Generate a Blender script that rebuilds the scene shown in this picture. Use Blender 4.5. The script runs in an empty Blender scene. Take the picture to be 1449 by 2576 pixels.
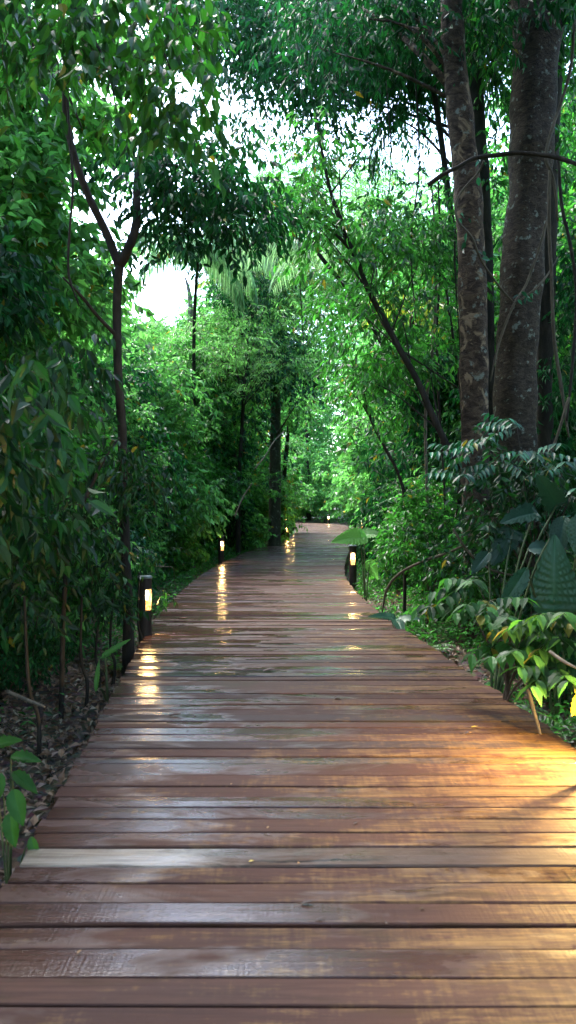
import bpy, math, random
import numpy as np
R = np.random.default_rng(11)
random.seed(5)
scene = bpy.context.scene
COL = scene.collection
F, HY, CX, CH = 1860.0, 1265.0, 724.5, 1.5      # focal length and horizon in photo units, camera height in metres

def at(x, y, Y):
    return np.array([(x-CX)/F*Y, Y, CH+(HY-y)/F*Y])
def V3(*a): return np.array(a, float)
def nrm(a):
    return a/np.maximum(np.linalg.norm(a, axis=-1, keepdims=True), 1e-9)

# ------------------------------------------------------------------ objects
def link(o, parent=None, label=None, cat=None, group=None, kind=None):
    COL.objects.link(o)
    if parent is not None: o.parent = parent
    if label: o['label'] = label
    if cat: o['category'] = cat
    if group: o['group'] = group
    if kind: o['kind'] = kind
    return o
def empty(name, loc=(0,0,0), label=None, cat=None, group=None, kind=None):
    o = bpy.data.objects.new(name, None)
    o.empty_display_size = .2
    o.location = [float(v) for v in loc]
    return link(o, None, label, cat, group, kind)

class Geo:
    def __init__(s): s.v=[]; s.f=[]; s.n=0; s.mi=[]
    def add(s, V, Fc, mat=0):
        if len(V)==0: return s
        V=np.asarray(V,float); Fc=np.asarray(Fc,np.int64)
        s.v.append(V); s.f.append(Fc+s.n); s.n+=len(V); s.mi.append(np.full(len(Fc),mat)); return s
    def mesh(s, name, mats, smooth=True):
        me=bpy.data.meshes.new(name)
        V=np.concatenate(s.v) if s.v else np.zeros((3,3))
        if not s.f: s.f=[np.array([[0,1,2]])]; s.mi=[np.zeros(1)]
        cnt=np.concatenate([np.full(len(a),a.shape[1]) for a in s.f])
        idx=np.concatenate([a.ravel() for a in s.f])
        st=np.concatenate([[0],np.cumsum(cnt)[:-1]])
        me.vertices.add(len(V)); me.vertices.foreach_set('co', V.astype(np.float32).ravel())
        me.loops.add(len(idx)); me.loops.foreach_set('vertex_index', idx.astype(np.int32))
        me.polygons.add(len(cnt)); me.polygons.foreach_set('loop_start', st.astype(np.int32))
        me.polygons.foreach_set('material_index', np.concatenate(s.mi).astype(np.int32))
        me.polygons.foreach_set('use_smooth', np.full(len(cnt), bool(smooth)))
        for m in (mats if isinstance(mats,(list,tuple)) else [mats]): me.materials.append(m)
        me.update(calc_edges=True); me.validate()
        return me
    def obj(s, name, mats, parent=None, smooth=True, **kw):
        me=s.mesh(name, mats, smooth)
        o=bpy.data.objects.new(name, me)
        return link(o, parent, **kw)

def rebase(g, loc):
    for v in g.v: v -= np.asarray(loc)[None]
    return g

def copy_tree(o, parent=None):
    c=o.copy(); COL.objects.link(c); c.parent=parent
    for ch in list(o.children): copy_tree(ch, c)
    return c

# ------------------------------------------------------------------ geometry
def smooth_path(P, n=6):
    P=np.asarray(P,float)
    if len(P)<3: 
        t=np.linspace(0,1,n+1)[:,None]; return P[0]*(1-t)+P[-1]*t
    Q=np.vstack([2*P[0]-P[1],P,2*P[-1]-P[-2]]); out=[]
    for i in range(1,len(Q)-2):
        a,b,c,d=Q[i-1],Q[i],Q[i+1],Q[i+2]
        for k in range(n):
            t=k/n
            out.append(.5*((2*b)+(-a+c)*t+(2*a-5*b+4*c-d)*t*t+(-a+3*b-3*c+d)*t**3))
    out.append(Q[-2]); return np.array(out)
def wob(p, s, seed=0):
    """cheap smooth noise, about -1..1"""
    p=np.asarray(p,float)*s; r=np.random.default_rng(seed); v=0
    for k in range(5):
        d=r.normal(size=3)*(1+.45*k); v=v+np.sin(p@d+r.uniform(0,6.28))/(1+.35*k)
    return v/2.2
def tube(P, rad, sides=8, n=6, rough=0., seed=0, cap=True, flute=0.):
    Q=smooth_path(P,n); m=len(Q)
    rad=np.interp(np.linspace(0,1,m), np.linspace(0,1,len(rad)), rad)
    T=nrm(np.gradient(Q,axis=0)); u=np.array([1.,0,0]) if abs(T[0,0])<.9 else np.array([0,1.,0])
    A=[]; 
    for t in T:
        u=u-t*np.dot(u,t); u=u/np.linalg.norm(u); A.append(u)
    A=np.array(A); B=np.cross(T,A)
    th=np.linspace(0,2*np.pi,sides,endpoint=False)
    D=A[:,None]*np.cos(th)[None,:,None]+B[:,None]*np.sin(th)[None,:,None]
    r=np.repeat(rad[:,None],sides,1)
    if flute: r=r*(1+flute*(.5*np.sin(3*th+seed)+.5*np.sin(5*th+seed*2)))[None]
    V=Q[:,None]+D*r[...,None]
    if rough: 
        w=wob(V.reshape(-1,3),2.2/ max(rad[0],.03)*.35,seed).reshape(m,sides)
        w2=wob(V.reshape(-1,3),7/ max(rad[0],.03)*.35,seed+1).reshape(m,sides)
        V=V+D*(r*rough*(w+.4*w2))[...,None]
    V=V.reshape(-1,3); f=[]
    i=np.arange(m-1)[:,None]*sides; j=np.arange(sides)[None]; j2=(j+1)%sides
    f=np.stack([i+j,i+j2,i+sides+j2,i+sides+j],-1).reshape(-1,4)
    if cap:
        V=np.vstack([V,Q[0],Q[-1]]); a=m*sides
        jj=np.arange(sides); k2=(jj+1)%sides
        f=np.vstack([f,np.stack([np.full(sides,a),k2,jj,jj],-1)[:, [0,1,2,2]]]) if False else f
        g1=np.stack([np.full(sides,a),k2,jj],-1); g2=np.stack([np.full(sides,a+1),(m-1)*sides+jj,(m-1)*sides+k2],-1)
        return V,f,np.vstack([g1,g2])
    return V,f,None
def add_tube(g, *a, mat=0, **k):
    V,f,c=tube(*a,**k)
    b=g.n; g.add(V,f,mat)
    if c is not None: g.f.append(c+b); g.mi.append(np.full(len(c),mat))
    return g

def leaf_geo(P, D, N, L, W, hi=False, fold=.25, curl=.15):
    """one mesh of many leaves: base P, direction D, up N, length L, width W"""
    n=len(P); D=nrm(D); S=nrm(np.cross(D,N)); U=np.cross(S,D)
    L=np.broadcast_to(L,(n,))[:,None]; W=np.broadcast_to(W,(n,))[:,None]
    def pt(a,b,c): return P+D*L*a+S*W*b+U*W*c-U*L*curl*a*a
    if not hi:
        vs=[pt(0,0,0),pt(.42,-.5,fold),pt(.45,0,0),pt(.42,.5,fold),pt(1,0,0)]
        fc=np.array([[0,2,1],[1,2,4],[0,3,2],[3,4,2]])
    else:
        vs=[pt(0,0,0),pt(.22,-.38,fold*.7),pt(.22,0,0),pt(.22,.38,fold*.7),
            pt(.55,-.46,fold*.9),pt(.55,0,0),pt(.55,.46,fold*.9),
            pt(.82,-.2,fold*.4),pt(.82,0,0),pt(.82,.2,fold*.4),pt(1.04,0,0)]
        fc=np.array([[0,2,1],[0,3,2],[1,2,5],[1,5,4],[2,3,6],[2,6,5],[4,5,8],[4,8,7],[5,6,9],[5,9,8],[7,8,10],[8,9,10]])
    k=len(vs); V=np.stack(vs,1).reshape(-1,3)
    Fc=(fc[None]+(np.arange(n)*k)[:,None,None]).reshape(-1,3)
    return V,Fc
def twig_geo(A,B,r):
    n=len(A); T=nrm(B-A); S=nrm(np.cross(T,np.array([0.3,0.2,1.]))); U=np.cross(S,T)
    vs=[A+S*r,A-S*r*.5+U*r*.87,A-S*r*.5-U*r*.87,B]
    V=np.stack(vs,1).reshape(-1,3)
    fc=np.array([[0,1,3],[1,2,3],[2,0,3]])
    return V,(fc[None]+(np.arange(n)*4)[:,None,None]).reshape(-1,3)
def sprays(C, U, K, span, L, W, droop=.6, flat=.5, rng=R):
    """leafy twigs: base C, direction U; leaves alternate along them and hang by droop"""
    n=len(C); U=nrm(U)
    side=nrm(np.cross(U,np.array([0,0,1.])+rng.normal(0,.3,(n,3))))
    t=np.tile(np.linspace(.15,1,K),(n,1))+rng.normal(0,.04,(n,K))
    sg=np.tile(np.where(np.arange(K)%2,1.,-1.),(n,1))
    sp=np.broadcast_to(span,(n,))[:,None]
    P=C[:,None]+U[:,None]*(t*sp)[...,None]; P[...,2]-= (t*t)*sp*.25*droop
    D=U[:,None]*.45+side[:,None]*(sg*.75)[...,None]+rng.normal(0,.28,(n,K,3)); D[...,2]-=droop*rng.uniform(.5,1.4,(n,K))
    N=np.array([0,0,1.])*flat+rng.normal(0,.45,(n,K,3))
    P=P.reshape(-1,3);D=D.reshape(-1,3);N=N.reshape(-1,3)
    s=rng.uniform(.65,1.2,len(P))
    return P,D,N,L*s,W*s*rng.uniform(.8,1.15,len(P))

# openings in the canopy where the sky is seen (x, y, rx, ry, turn, strength) as directions from the camera
GAPS=[(415,725,72,60,-.35,1),(385,620,45,80,0,.62),(240,570,70,58,.5,.9),(345,520,40,75,.2,.55),(300,470,50,50,0,.3),
      (460,215,45,38,0,.97),(545,275,75,42,.2,1),(640,310,60,32,.2,.85),(700,335,50,26,.2,.8),(430,640,42,60,0,.45),
      (470,410,55,50,0,.6),(560,420,60,70,.2,.45),(780,330,60,28,0,.6),(900,325,75,40,.1,.6),(990,275,80,50,0,.35),(1060,215,55,50,0,.5),
      (960,385,80,38,0,.15),(360,90,40,30,.3,.5),(270,280,25,60,0,.45),(530,150,70,40,0,.45),(700,200,80,60,0,.25),(880,150,90,60,0,.3),
      (1218,285,16,110,.02,.6),(1265,330,14,120,.02,.7),(1410,250,30,160,0,.5),(90,310,60,60,0,.3),(330,400,40,40,0,.2),(225,410,40,60,0,.3),(640,420,30,60,0,.45),(415,560,30,60,0,.4),(500,480,30,40,0,.5)]
def keep(P, rng=R, k=1.):
    k=k*.86
    x=CX+F*P[:,0]/np.maximum(P[:,1],.1); y=HY-F*(P[:,2]-CH)/np.maximum(P[:,1],.1)
    x=x+10*np.sin(y/17.)+7*np.sin(y/7.3+x/31); y=y+10*np.sin(x/13.)+6*np.sin(x/6.1+1)
    pr=np.ones(len(P))
    for gx,gy,rx,ry,a,s in GAPS:
        dx=x-gx; dy=y-gy; c,sn=math.cos(a),math.sin(a)
        d=np.sqrt(((dx*c+dy*sn)/rx)**2+((-dx*sn+dy*c)/ry)**2)
        pr*=1-s*k*np.clip((1.25-d)/.45,0,1)
    return rng.random(len(P))<pr
def fill_blobs(B, Rr, dens, rng=R):
    """points and outward directions spread through soft balls"""
    n=np.maximum(3,(dens*Rr**2).astype(int)); i=np.repeat(np.arange(len(B)),n)
    d=nrm(rng.normal(size=(len(i),3))); rr=rng.random(len(i))**.45
    d[:,2]*=.8
    P=B[i]+d*(Rr[i]*rr)[:,None]
    U=d*.8+rng.normal(0,.35,d.shape); U[:,2]=U[:,2]*.6-.15
    return P,U
def rect_blobs(rects, rng=R):
    B=[];Q=[]
    for x0,x1,y0,y1,Y0,Y1,n,r in rects:
        for _ in range(n):
            B.append(at(rng.uniform(x0,x1),rng.uniform(y0,y1),rng.uniform(Y0,Y1))); Q.append(r*rng.uniform(.6,1.25))
    return np.array(B),np.array(Q)
def foliage(B,Rr,dens,K,span,L,W,droop=.6,flat=.5,hi=False,gap=True,twigs=0.,rng=R,gk=1.):
    P,U=fill_blobs(B,Rr,dens,rng)
    if gap:
        E=P+nrm(U)*span*.6; E[:,2]-=L*.7
        m=keep(E,rng,gk); P,U=P[m],U[m]
    g=Geo()
    a=sprays(P,U,K,span,L,W,droop,flat,rng)
    if gap=='leaf':
        m=keep(a[0]+nrm(a[1])*.5*L,rng,gk); a=tuple(q[m] for q in a)
    g.add(*leaf_geo(*a,hi=hi),mat=0)
    if twigs: 
        E=P+nrm(U)*span*.95; E[:,2]-=span*.22*droop
        g.add(*twig_geo(P,E,twigs),mat=1)
    return g

# ------------------------------------------------------------------ materials
def newmat(name):
    m=bpy.data.materials.new(name); m.use_nodes=True; nt=m.node_tree
    for n in list(nt.nodes): nt.nodes.remove(n)
    return m,nt,nt.nodes,nt.links
def nd(nt,t,**k):
    n=nt.nodes.new(t)
    for a,b in k.items():
        if a in n.inputs: n.inputs[a].default_value=b
        else: setattr(n,a,b)
    return n
def mixc(nt,f,a,b,mode='MIX'):
    n=nt.nodes.new('ShaderNodeMix'); n.data_type='RGBA'; n.blend_type=mode
    for s,v in ((0,f),(6,a),(7,b)):
        if hasattr(v,'links') or hasattr(v,'is_output'): nt.links.new(v,n.inputs[s])
        elif s==0: n.inputs[0].default_value=v
        else: n.inputs[s].default_value=(*v,1)
    return n.outputs[2]
def maprange(nt,v,a,b,c=0.,d=1.,smooth=False):
    n=nt.nodes.new('ShaderNodeMapRange'); nt.links.new(v,n.inputs[0])
    if smooth: n.interpolation_type='SMOOTHSTEP'
    for i,x in zip((1,2,3,4),(a,b,c,d)): n.inputs[i].default_value=x
    return n.outputs[0]
def math_(nt,op,a,b=None):
    n=nt.nodes.new('ShaderNodeMath'); n.operation=op
    for i,v in ((0,a),(1,b)):
        if v is None: continue
        if hasattr(v,'is_output'): nt.links.new(v,n.inputs[i])
        else: n.inputs[i].default_value=v
    return n.outputs[0]
def noise(nt,vec,scale,detail=4,rough=.55,dist=0.):
    n=nt.nodes.new('ShaderNodeTexNoise'); n.inputs['Scale'].default_value=scale
    n.inputs['Detail'].default_value=detail; n.inputs['Roughness'].default_value=rough; n.inputs['Distortion'].default_value=dist
    if vec is not None: nt.links.new(vec,n.inputs['Vector'])
    return n.outputs['Fac']
def stretch(nt,vec,s,off=None):
    n=nt.nodes.new('ShaderNodeMapping'); nt.links.new(vec,n.inputs[0]); n.inputs['Scale'].default_value=s
    if off is not None: nt.links.new(off,n.inputs['Location'])
    return n.outputs[0]

def leafmat(name, c1, c2, tr, tfac=.35, rough=.38, yellow=.02, spec=.5, veins=False, big=.35):
    m,nt,N,L=newmat(name)
    geo=N.new('ShaderNodeNewGeometry'); rnd=geo.outputs['Random Per Island']
    tc=N.new('ShaderNodeTexCoord')
    r3=math_(nt,'POWER',math_(nt,'FRACT',math_(nt,'MULTIPLY',rnd,13.3)),2.)
    col=mixc(nt,r3,tuple(q*.38 for q in c1),tuple(min(.9,q*1.9) for q in c2))
    big_=noise(nt,geo.outputs['Position'],big,2)
    f=maprange(nt,big_,.35,.65)
    col=mixc(nt,math_(nt,'MULTIPLY',f,.35),col,tuple(min(1,q) for q in (c2[0]*1.5,c2[1]*1.15,c2[2]*.9)))
    yl=math_(nt,'GREATER_THAN',math_(nt,'FRACT',math_(nt,'MULTIPLY',rnd,37.7)),1-yellow)
    col=mixc(nt,yl,col,(.17,.17,.025))
    if veins:
        st=noise(nt,tc.outputs['Object'],30,3)
        col=mixc(nt,maprange(nt,st,.4,.7,0,.5),col,tuple(q*1.7 for q in c2))
    tcol=mixc(nt,yl,mixc(nt,r3,tuple(q*.38 for q in tr),tuple(min(.9,q*1.45) for q in tr)),(.5,.4,.03))
    p=nd(nt,'ShaderNodeBsdfPrincipled'); L.new(col,p.inputs['Base Color']); p.inputs['Specular IOR Level'].default_value=spec
    rr=maprange(nt,rnd,0,1,rough-.1,rough+.15); L.new(rr,p.inputs['Roughness'])
    t=nd(nt,'ShaderNodeBsdfTranslucent'); L.new(tcol,t.inputs['Color'])
    mx=nd(nt,'ShaderNodeMixShader'); mx.inputs[0].default_value=tfac; L.new(p.outputs[0],mx.inputs[1]); L.new(t.outputs[0],mx.inputs[2])
    o=nd(nt,'ShaderNodeOutputMaterial'); L.new(mx.outputs[0],o.inputs[0]); return m
def barkmat(name, c1, c2, c3=None, scale=6., bump=.5, lichen=0., rings=False):
    m,nt,N,L=newmat(name)
    tc=N.new('ShaderNodeTexCoord').outputs['Object']
    v=stretch(nt,tc,(1,1,.35 if not rings else 1.6))
    a=noise(nt,v,scale,6,.65,.6); b=noise(nt,v,scale*4,5,.7)
    col=mixc(nt,maprange(nt,a,.38,.62),c1,c2)
    col=mixc(nt,maprange(nt,b,.35,.75,0,.6),col,tuple(q*.35 for q in c1))
    if c3: 
        pz=noise(nt,stretch(nt,tc,(1,1,.8)),scale*.55,4,.6,.8)
        col=mixc(nt,maprange(nt,pz,.56,.63),col,c3)
    if lichen:
        l=noise(nt,tc,scale*.9,5,.6)
        col=mixc(nt,maprange(nt,l,.6-.05*lichen,.66,0,.8),col,(.22,.25,.20))
    p=nd(nt,'ShaderNodeBsdfPrincipled',Roughness=.85); L.new(col,p.inputs['Base Color']); p.inputs['Specular IOR Level'].default_value=.25
    h=math_(nt,'ADD',a,math_(nt,'MULTIPLY',b,.6))
    bp=nd(nt,'ShaderNodeBump',Strength=bump,Distance=.03); L.new(h,bp.inputs['Height']); L.new(bp.outputs[0],p.inputs['Normal'])
    o=nd(nt,'ShaderNodeOutputMaterial'); L.new(p.outputs[0],o.inputs[0]); return m
def plain(name,c,rough=.6,metal=0.,spec=.4):
    m,nt,N,L=newmat(name)
    tc=N.new('ShaderNodeTexCoord').outputs['Object']
    a=noise(nt,tc,14,5)
    col=mixc(nt,maprange(nt,a,.3,.7),tuple(q*.7 for q in c),tuple(min(1,q*1.25) for q in c))
    p=nd(nt,'ShaderNodeBsdfPrincipled',Roughness=rough,Metallic=metal); p.inputs['Specular IOR Level'].default_value=spec
    L.new(col,p.inputs['Base Color'])
    o=nd(nt,'ShaderNodeOutputMaterial'); L.new(p.outputs[0],o.inputs[0]); return m
def glowmat(name,c,s):
    m,nt,N,L=newmat(name)
    e=nd(nt,'ShaderNodeEmission',Strength=s); e.inputs['Color'].default_value=(*c,1)
    o=nd(nt,'ShaderNodeOutputMaterial'); L.new(e.outputs[0],o.inputs[0]); return m

M={}
M['leaf_dark']=leafmat('leaf_dark',(.008,.046,.018),(.014,.078,.024),(.025,.22,.035),.28,.48,.004,spec=.16)
M['leaf_mid']=leafmat('leaf_mid',(.018,.082,.020),(.044,.170,.030),(.10,.50,.05),.45,.36,.010)
M['leaf_bright']=leafmat('leaf_bright',(.042,.185,.045),(.100,.295,.070),(.20,.70,.12),.52,.40,.02)
M['leaf_feather']=leafmat('leaf_feather',(.045,.18,.045),(.11,.30,.08),(.22,.62,.12),.48,.40,.003)
M['leaf_teal']=leafmat('leaf_teal',(.013,.080,.042),(.025,.120,.060),(.03,.24,.07),.25,.42,.01,spec=.4)
M['leaf_yellow']=leafmat('leaf_yellow',(.09,.19,.02),(.18,.28,.03),(.40,.55,.04),.42,.42,.12)
M['leaf_near']=leafmat('leaf_near',(.014,.065,.018),(.028,.105,.022),(.05,.30,.02),.34,.42,.006,spec=.35)
M['palm']=leafmat('palm_leaf',(.03,.12,.04),(.07,.19,.06),(.16,.42,.08),.35,.32,.03)
M['palm_grey']=leafmat('palm_grey',(.09,.25,.11),(.17,.34,.19),(.30,.60,.22),.45,.3,.01)
M['bigleaf']=leafmat('big_leaf',(.030,.12,.055),(.022,.085,.040),(.02,.12,.03),.06,.36,.0,spec=.4)
M['leaf_shrub']=leafmat('leaf_shrub',(.016,.080,.020),(.034,.110,.024),(.08,.34,.03),.32,.50,.04,spec=.22)
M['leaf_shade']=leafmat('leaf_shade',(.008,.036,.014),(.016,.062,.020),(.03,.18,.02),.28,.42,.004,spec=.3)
M['fern']=leafmat('fern_leaf',(.03,.12,.03),(.07,.19,.03),(.14,.42,.03),.35,.40,.05)
M['bark_grey']=None
M['bark_dark']=barkmat('bark_dark',(.020,.017,.013),(.050,.040,.029),None,7,.6)
M['bark_thick']=barkmat('bark_thick',(.030,.021,.013),(.090,.064,.040),None,12,1.,.1,rings=True)
M['bark_patch']=barkmat('bark_patch',(.032,.019,.012),(.130,.086,.052),(.26,.18,.105),9,1.,.1,rings=True)
M['bark_grey']=barkmat('bark_grey',(.055,.055,.040),(.10,.10,.07),None,8,.5,.3)
M['bark_pale']=barkmat('bark_pale',(.13,.11,.085),(.22,.18,.13),None,8,.4)
M['liana']=barkmat('liana_bark',(.08,.065,.042),(.14,.115,.075),None,12,.5)
M['twig']=plain('twig_wood',(.055,.042,.030),.85)
M['stem']=plain('green_stem',(.07,.10,.035),.5)

# litter / ground
def groundmat():
    m,nt,N,L=newmat('forest_floor')
    tc=N.new('ShaderNodeTexCoord').outputs['Object']
    a=noise(nt,tc,2.2,6,.6); b=noise(nt,tc,22,6,.7,.5)
    vo=nd(nt,'ShaderNodeTexVoronoi',Scale=17.); L.new(tc,vo.inputs['Vector'])
    col=mixc(nt,maprange(nt,b,.35,.68),(.025,.018,.012),(.13,.088,.055))
    col=mixc(nt,.55,col,mixc(nt,1.,vo.outputs['Color'],(.17,.11,.07),'MULTIPLY'))
    col=mixc(nt,maprange(nt,a,.5,.62,0,.6),col,(.02,.035,.012))
    p=nd(nt,'ShaderNodeBsdfPrincipled',Roughness=.8); L.new(col,p.inputs['Base Color'])
    bp=nd(nt,'ShaderNodeBump',Strength=.8,Distance=.04); L.new(b,bp.inputs['Height']); L.new(bp.outputs[0],p.inputs['Normal'])
    o=nd(nt,'ShaderNodeOutputMaterial'); L.new(p.outputs[0],o.inputs[0]); return m
M['ground']=groundmat()
def littermat():
    m,nt,N,L=newmat('dead_leaf')
    geo=N.new('ShaderNodeNewGeometry'); r=geo.outputs['Random Per Island']
    cr=N.new('ShaderNodeValToRGB'); L.new(r,cr.inputs[0]); e=cr.color_ramp.elements
    e[0].color=(.07,.045,.03,1); e[1].color=(.42,.34,.23,1)
    for p_,c in ((.3,(.17,.09,.048)),(.55,(.30,.175,.09)),(.8,(.32,.21,.15)),(.9,(.10,.09,.03))):
        x=e.new(p_); x.color=(*c,1)
    p=nd(nt,'ShaderNodeBsdfPrincipled',Roughness=.55); L.new(cr.outputs[0],p.inputs['Base Color'])
    o=nd(nt,'ShaderNodeOutputMaterial'); L.new(p.outputs[0],o.inputs[0]); return m
M['litter']=littermat()

def plankmat(name, kind='red'):
    m,nt,N,L=newmat(name)
    tc=N.new('ShaderNodeTexCoord').outputs['Object']
    at_=N.new('ShaderNodeAttribute'); at_.attribute_name='board'
    sp=N.new('ShaderNodeSeparateColor'); L.new(at_.outputs['Color'],sp.inputs[0])
    tone,wet,och=sp.outputs
    off=N.new('ShaderNodeCombineXYZ'); L.new(math_(nt,'MULTIPLY',tone,23.),off.inputs[0]); L.new(math_(nt,'MULTIPLY',och,31.),off.inputs[2])
    sx=N.new('ShaderNodeSeparateXYZ'); L.new(tc,sx.inputs[0])
    grain=noise(nt,stretch(nt,tc,(2.2,60,1),off.outputs[0]),1.,7,.7,.3)
    fine=noise(nt,stretch(nt,tc,(9,240,1),off.outputs[0]),1.,4,.7)
    blot=noise(nt,stretch(nt,tc,(2.4,5,1),off.outputs[0]),1.,6,.62,.4)
    blot2=noise(nt,stretch(nt,tc,(3.2,15,1),off.outputs[0]),1.6,7,.75,.5)
    if kind=='red':
        c=mixc(nt,tone,(.055,.022,.016),(.105,.051,.035))
        c=mixc(nt,maprange(nt,blot,.45,.72,0,.6),c,(.072,.044,.040))
        # boards that weathered grey
        gy=math_(nt,'GREATER_THAN',math_(nt,'FRACT',math_(nt,'MULTIPLY',tone,7.31)),.84)
        c=mixc(nt,math_(nt,'MULTIPLY',gy,.7),c,(.05,.043,.044))
    else:
        c=mixc(nt,maprange(nt,blot,.4,.62),(.40,.35,.28),(.32,.25,.18))
        xx=maprange(nt,math_(nt,'ADD',sx.outputs[0],math_(nt,'MULTIPLY',blot2,.9)),-.05,.25)
        c=mixc(nt,xx,c,(.10,.066,.048))
    # worn ochre patches with lamp glow painted into the colour, more towards the right
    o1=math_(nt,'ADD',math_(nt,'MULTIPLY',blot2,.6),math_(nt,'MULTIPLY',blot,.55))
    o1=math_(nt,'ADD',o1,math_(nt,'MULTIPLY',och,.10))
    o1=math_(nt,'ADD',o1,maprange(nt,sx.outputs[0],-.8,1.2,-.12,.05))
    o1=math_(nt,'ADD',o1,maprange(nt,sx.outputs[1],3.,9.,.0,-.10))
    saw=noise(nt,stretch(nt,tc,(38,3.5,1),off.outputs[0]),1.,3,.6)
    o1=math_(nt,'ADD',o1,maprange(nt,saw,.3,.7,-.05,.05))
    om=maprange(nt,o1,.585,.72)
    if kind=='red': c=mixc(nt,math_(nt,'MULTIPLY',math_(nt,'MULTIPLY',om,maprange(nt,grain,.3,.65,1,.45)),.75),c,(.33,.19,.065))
    c=mixc(nt,maprange(nt,grain,.38,.66,0,.6),c,(.038,.020,.016))
    c=mixc(nt,maprange(nt,fine,.45,.8,0,.35),c,(.05,.03,.025))
    if kind!='red':
        ck=math_(nt,'ABSOLUTE',math_(nt,'SUBTRACT',sx.outputs[1],math_(nt,'ADD',3.075,math_(nt,'MULTIPLY',math_(nt,'SUBTRACT',noise(nt,stretch(nt,tc,(3,1,1)),1.4,3),.5),.09))))
        ck=math_(nt,'MULTIPLY',maprange(nt,ck,.004,.012,1,0),maprange(nt,math_(nt,'ABSOLUTE',math_(nt,'SUBTRACT',sx.outputs[0],.12)),.18,.32,1,0))
        c=mixc(nt,ck,c,(.008,.006,.005))
        kn=noise(nt,stretch(nt,tc,(5,9,1)),1.2,5,.7)
        c=mixc(nt,math_(nt,'MULTIPLY',maprange(nt,kn,.5,.62,0,.8),maprange(nt,math_(nt,'ABSOLUTE',math_(nt,'SUBTRACT',sx.outputs[0],-.1)),.25,.45,1,0)),c,(.05,.04,.03))
    # dark damp stains
    stn=noise(nt,stretch(nt,tc,(1.3,8,1),off.outputs[0]),1.7,5,.6)
    c=mixc(nt,maprange(nt,stn,.58,.68,0,.75),c,(.055,.030,.015))
    alg=noise(nt,stretch(nt,tc,(1.,1.,1)),1.1,5,.65)
    c=mixc(nt,maprange(nt,alg,.58,.70,0,.55),c,(.045,.042,.018))
    p=nd(nt,'ShaderNodeBsdfPrincipled'); L.new(c,p.inputs['Base Color']); p.inputs['IOR'].default_value=1.45
    # water film
    wf=noise(nt,stretch(nt,tc,(.9,2.6,1),off.outputs[0]),1.,5,.6,.4)
    wf=math_(nt,'ADD',wf,maprange(nt,wet,0,1,-.09,.12))
    wf=math_(nt,'ADD',wf,maprange(nt,sx.outputs[0],-1.0,.6,.09,-.06))
    wm=maprange(nt,wf,.49,.60)
    rg=maprange(nt,wm,0,1,.62,.11)
    rg=math_(nt,'ADD',rg,maprange(nt,fine,.3,.7,-.04,.07))
    L.new(rg,p.inputs['Roughness']); L.new(maprange(nt,wm,0,1,.16,.62),p.inputs['Specular IOR Level'])
    p.inputs['Coat Weight'].default_value=0
    # saw marks across the board + grain
    wv=nd(nt,'ShaderNodeTexWave',Scale=17.,Distortion=3.5,Detail=3.); wv.bands_direction='X'
    L.new(stretch(nt,tc,(1,.5,1),off.outputs[0]),wv.inputs['Vector'])
    sawm=maprange(nt,noise(nt,stretch(nt,tc,(.8,4,1),off.outputs[0]),1.3,2),.46,.6)
    h=math_(nt,'ADD',math_(nt,'MULTIPLY',math_(nt,'MULTIPLY',math_(nt,'ADD',math_(nt,'MULTIPLY',wv.outputs['Fac'],.15),noise(nt,stretch(nt,tc,(75,4,1),off.outputs[0]),1.,3,.6)),sawm),.7),math_(nt,'MULTIPLY',grain,.7))
    h=math_(nt,'ADD',h,math_(nt,'MULTIPLY',fine,.30))
    h=math_(nt,'ADD',h,math_(nt,'MULTIPLY',noise(nt,tc,9,3),.8))
    bp=nd(nt,'ShaderNodeBump',Strength=.5,Distance=.0035); L.new(h,bp.inputs['Height']); L.new(bp.outputs[0],p.inputs['Normal'])
    o=nd(nt,'ShaderNodeOutputMaterial'); L.new(p.outputs[0],o.inputs[0]); return m
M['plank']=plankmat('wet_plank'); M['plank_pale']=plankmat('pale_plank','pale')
M['joist']=plain('joist_wood',(.06,.04,.03),.8)

# ------------------------------------------------------------------ boardwalk
LE=np.array([(-8,-.45),(-3,-.72),(0,-.9),(2,-1.03),(2.82,-1.10),(4.27,-1.22),(6.5,-1.46),(9.3,-1.69),(11.9,-1.81),(15.1,-1.82),(18.4,-1.67),(23.2,-1.20),(31,0),(39.9,.48),(47.3,.5),(49,.5)])
RE=np.array([(-8,2.4),(-3,2.25),(0,2.1),(2,1.97),(4.5,1.77),(5.69,1.68),(7.03,1.55),(8.53,1.42),(9.62,1.28),(12.1,1.14),(14.7,1.14),(17.4,1.32),(22,1.79),(30,2.75),(36.7,3.45),(45,3.75),(49,3.8)])
def edge(tab,y):
    # smooth interpolation
    y=np.asarray(y,float); s=0; 
    for d,w in ((-.9,.25),(0,.5),(.9,.25)): s=s+w*np.interp(y+d,tab[:,0],tab[:,1])
    return s
seams=[2.183,2.319,2.469,2.607,2.754,2.906,3.033,3.207,3.345,3.487,3.623,3.755,3.902,4.055,4.240]
s=seams[0]; pre=[]
while s>-6: s-=random.uniform(.125,.155); pre.append(s)
seams=pre[::-1]+seams
while seams[-1]<49: seams.append(seams[-1]+random.choice([random.uniform(.12,.16),random.uniform(.13,.15),random.uniform(.10,.19)]))
rows=[]
for a,b in zip(seams[:-1],seams[1:]):
    rows.append(((edge(LE,a),a),(edge(RE,a),a),(edge(LE,b),b),(edge(RE,b),b)))
PC=(-4.5,49.)
th=0.
yl=seams[-1]
while th<2.2:
    t2=th+.155/6.8
    q=lambda t,r:(PC[0]+r*math.cos(t),yl+r*math.sin(t))
    rows.append((q(th,5.0),q(th,8.28),q(t2,5.0),q(t2,8.28))); th=t2
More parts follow.
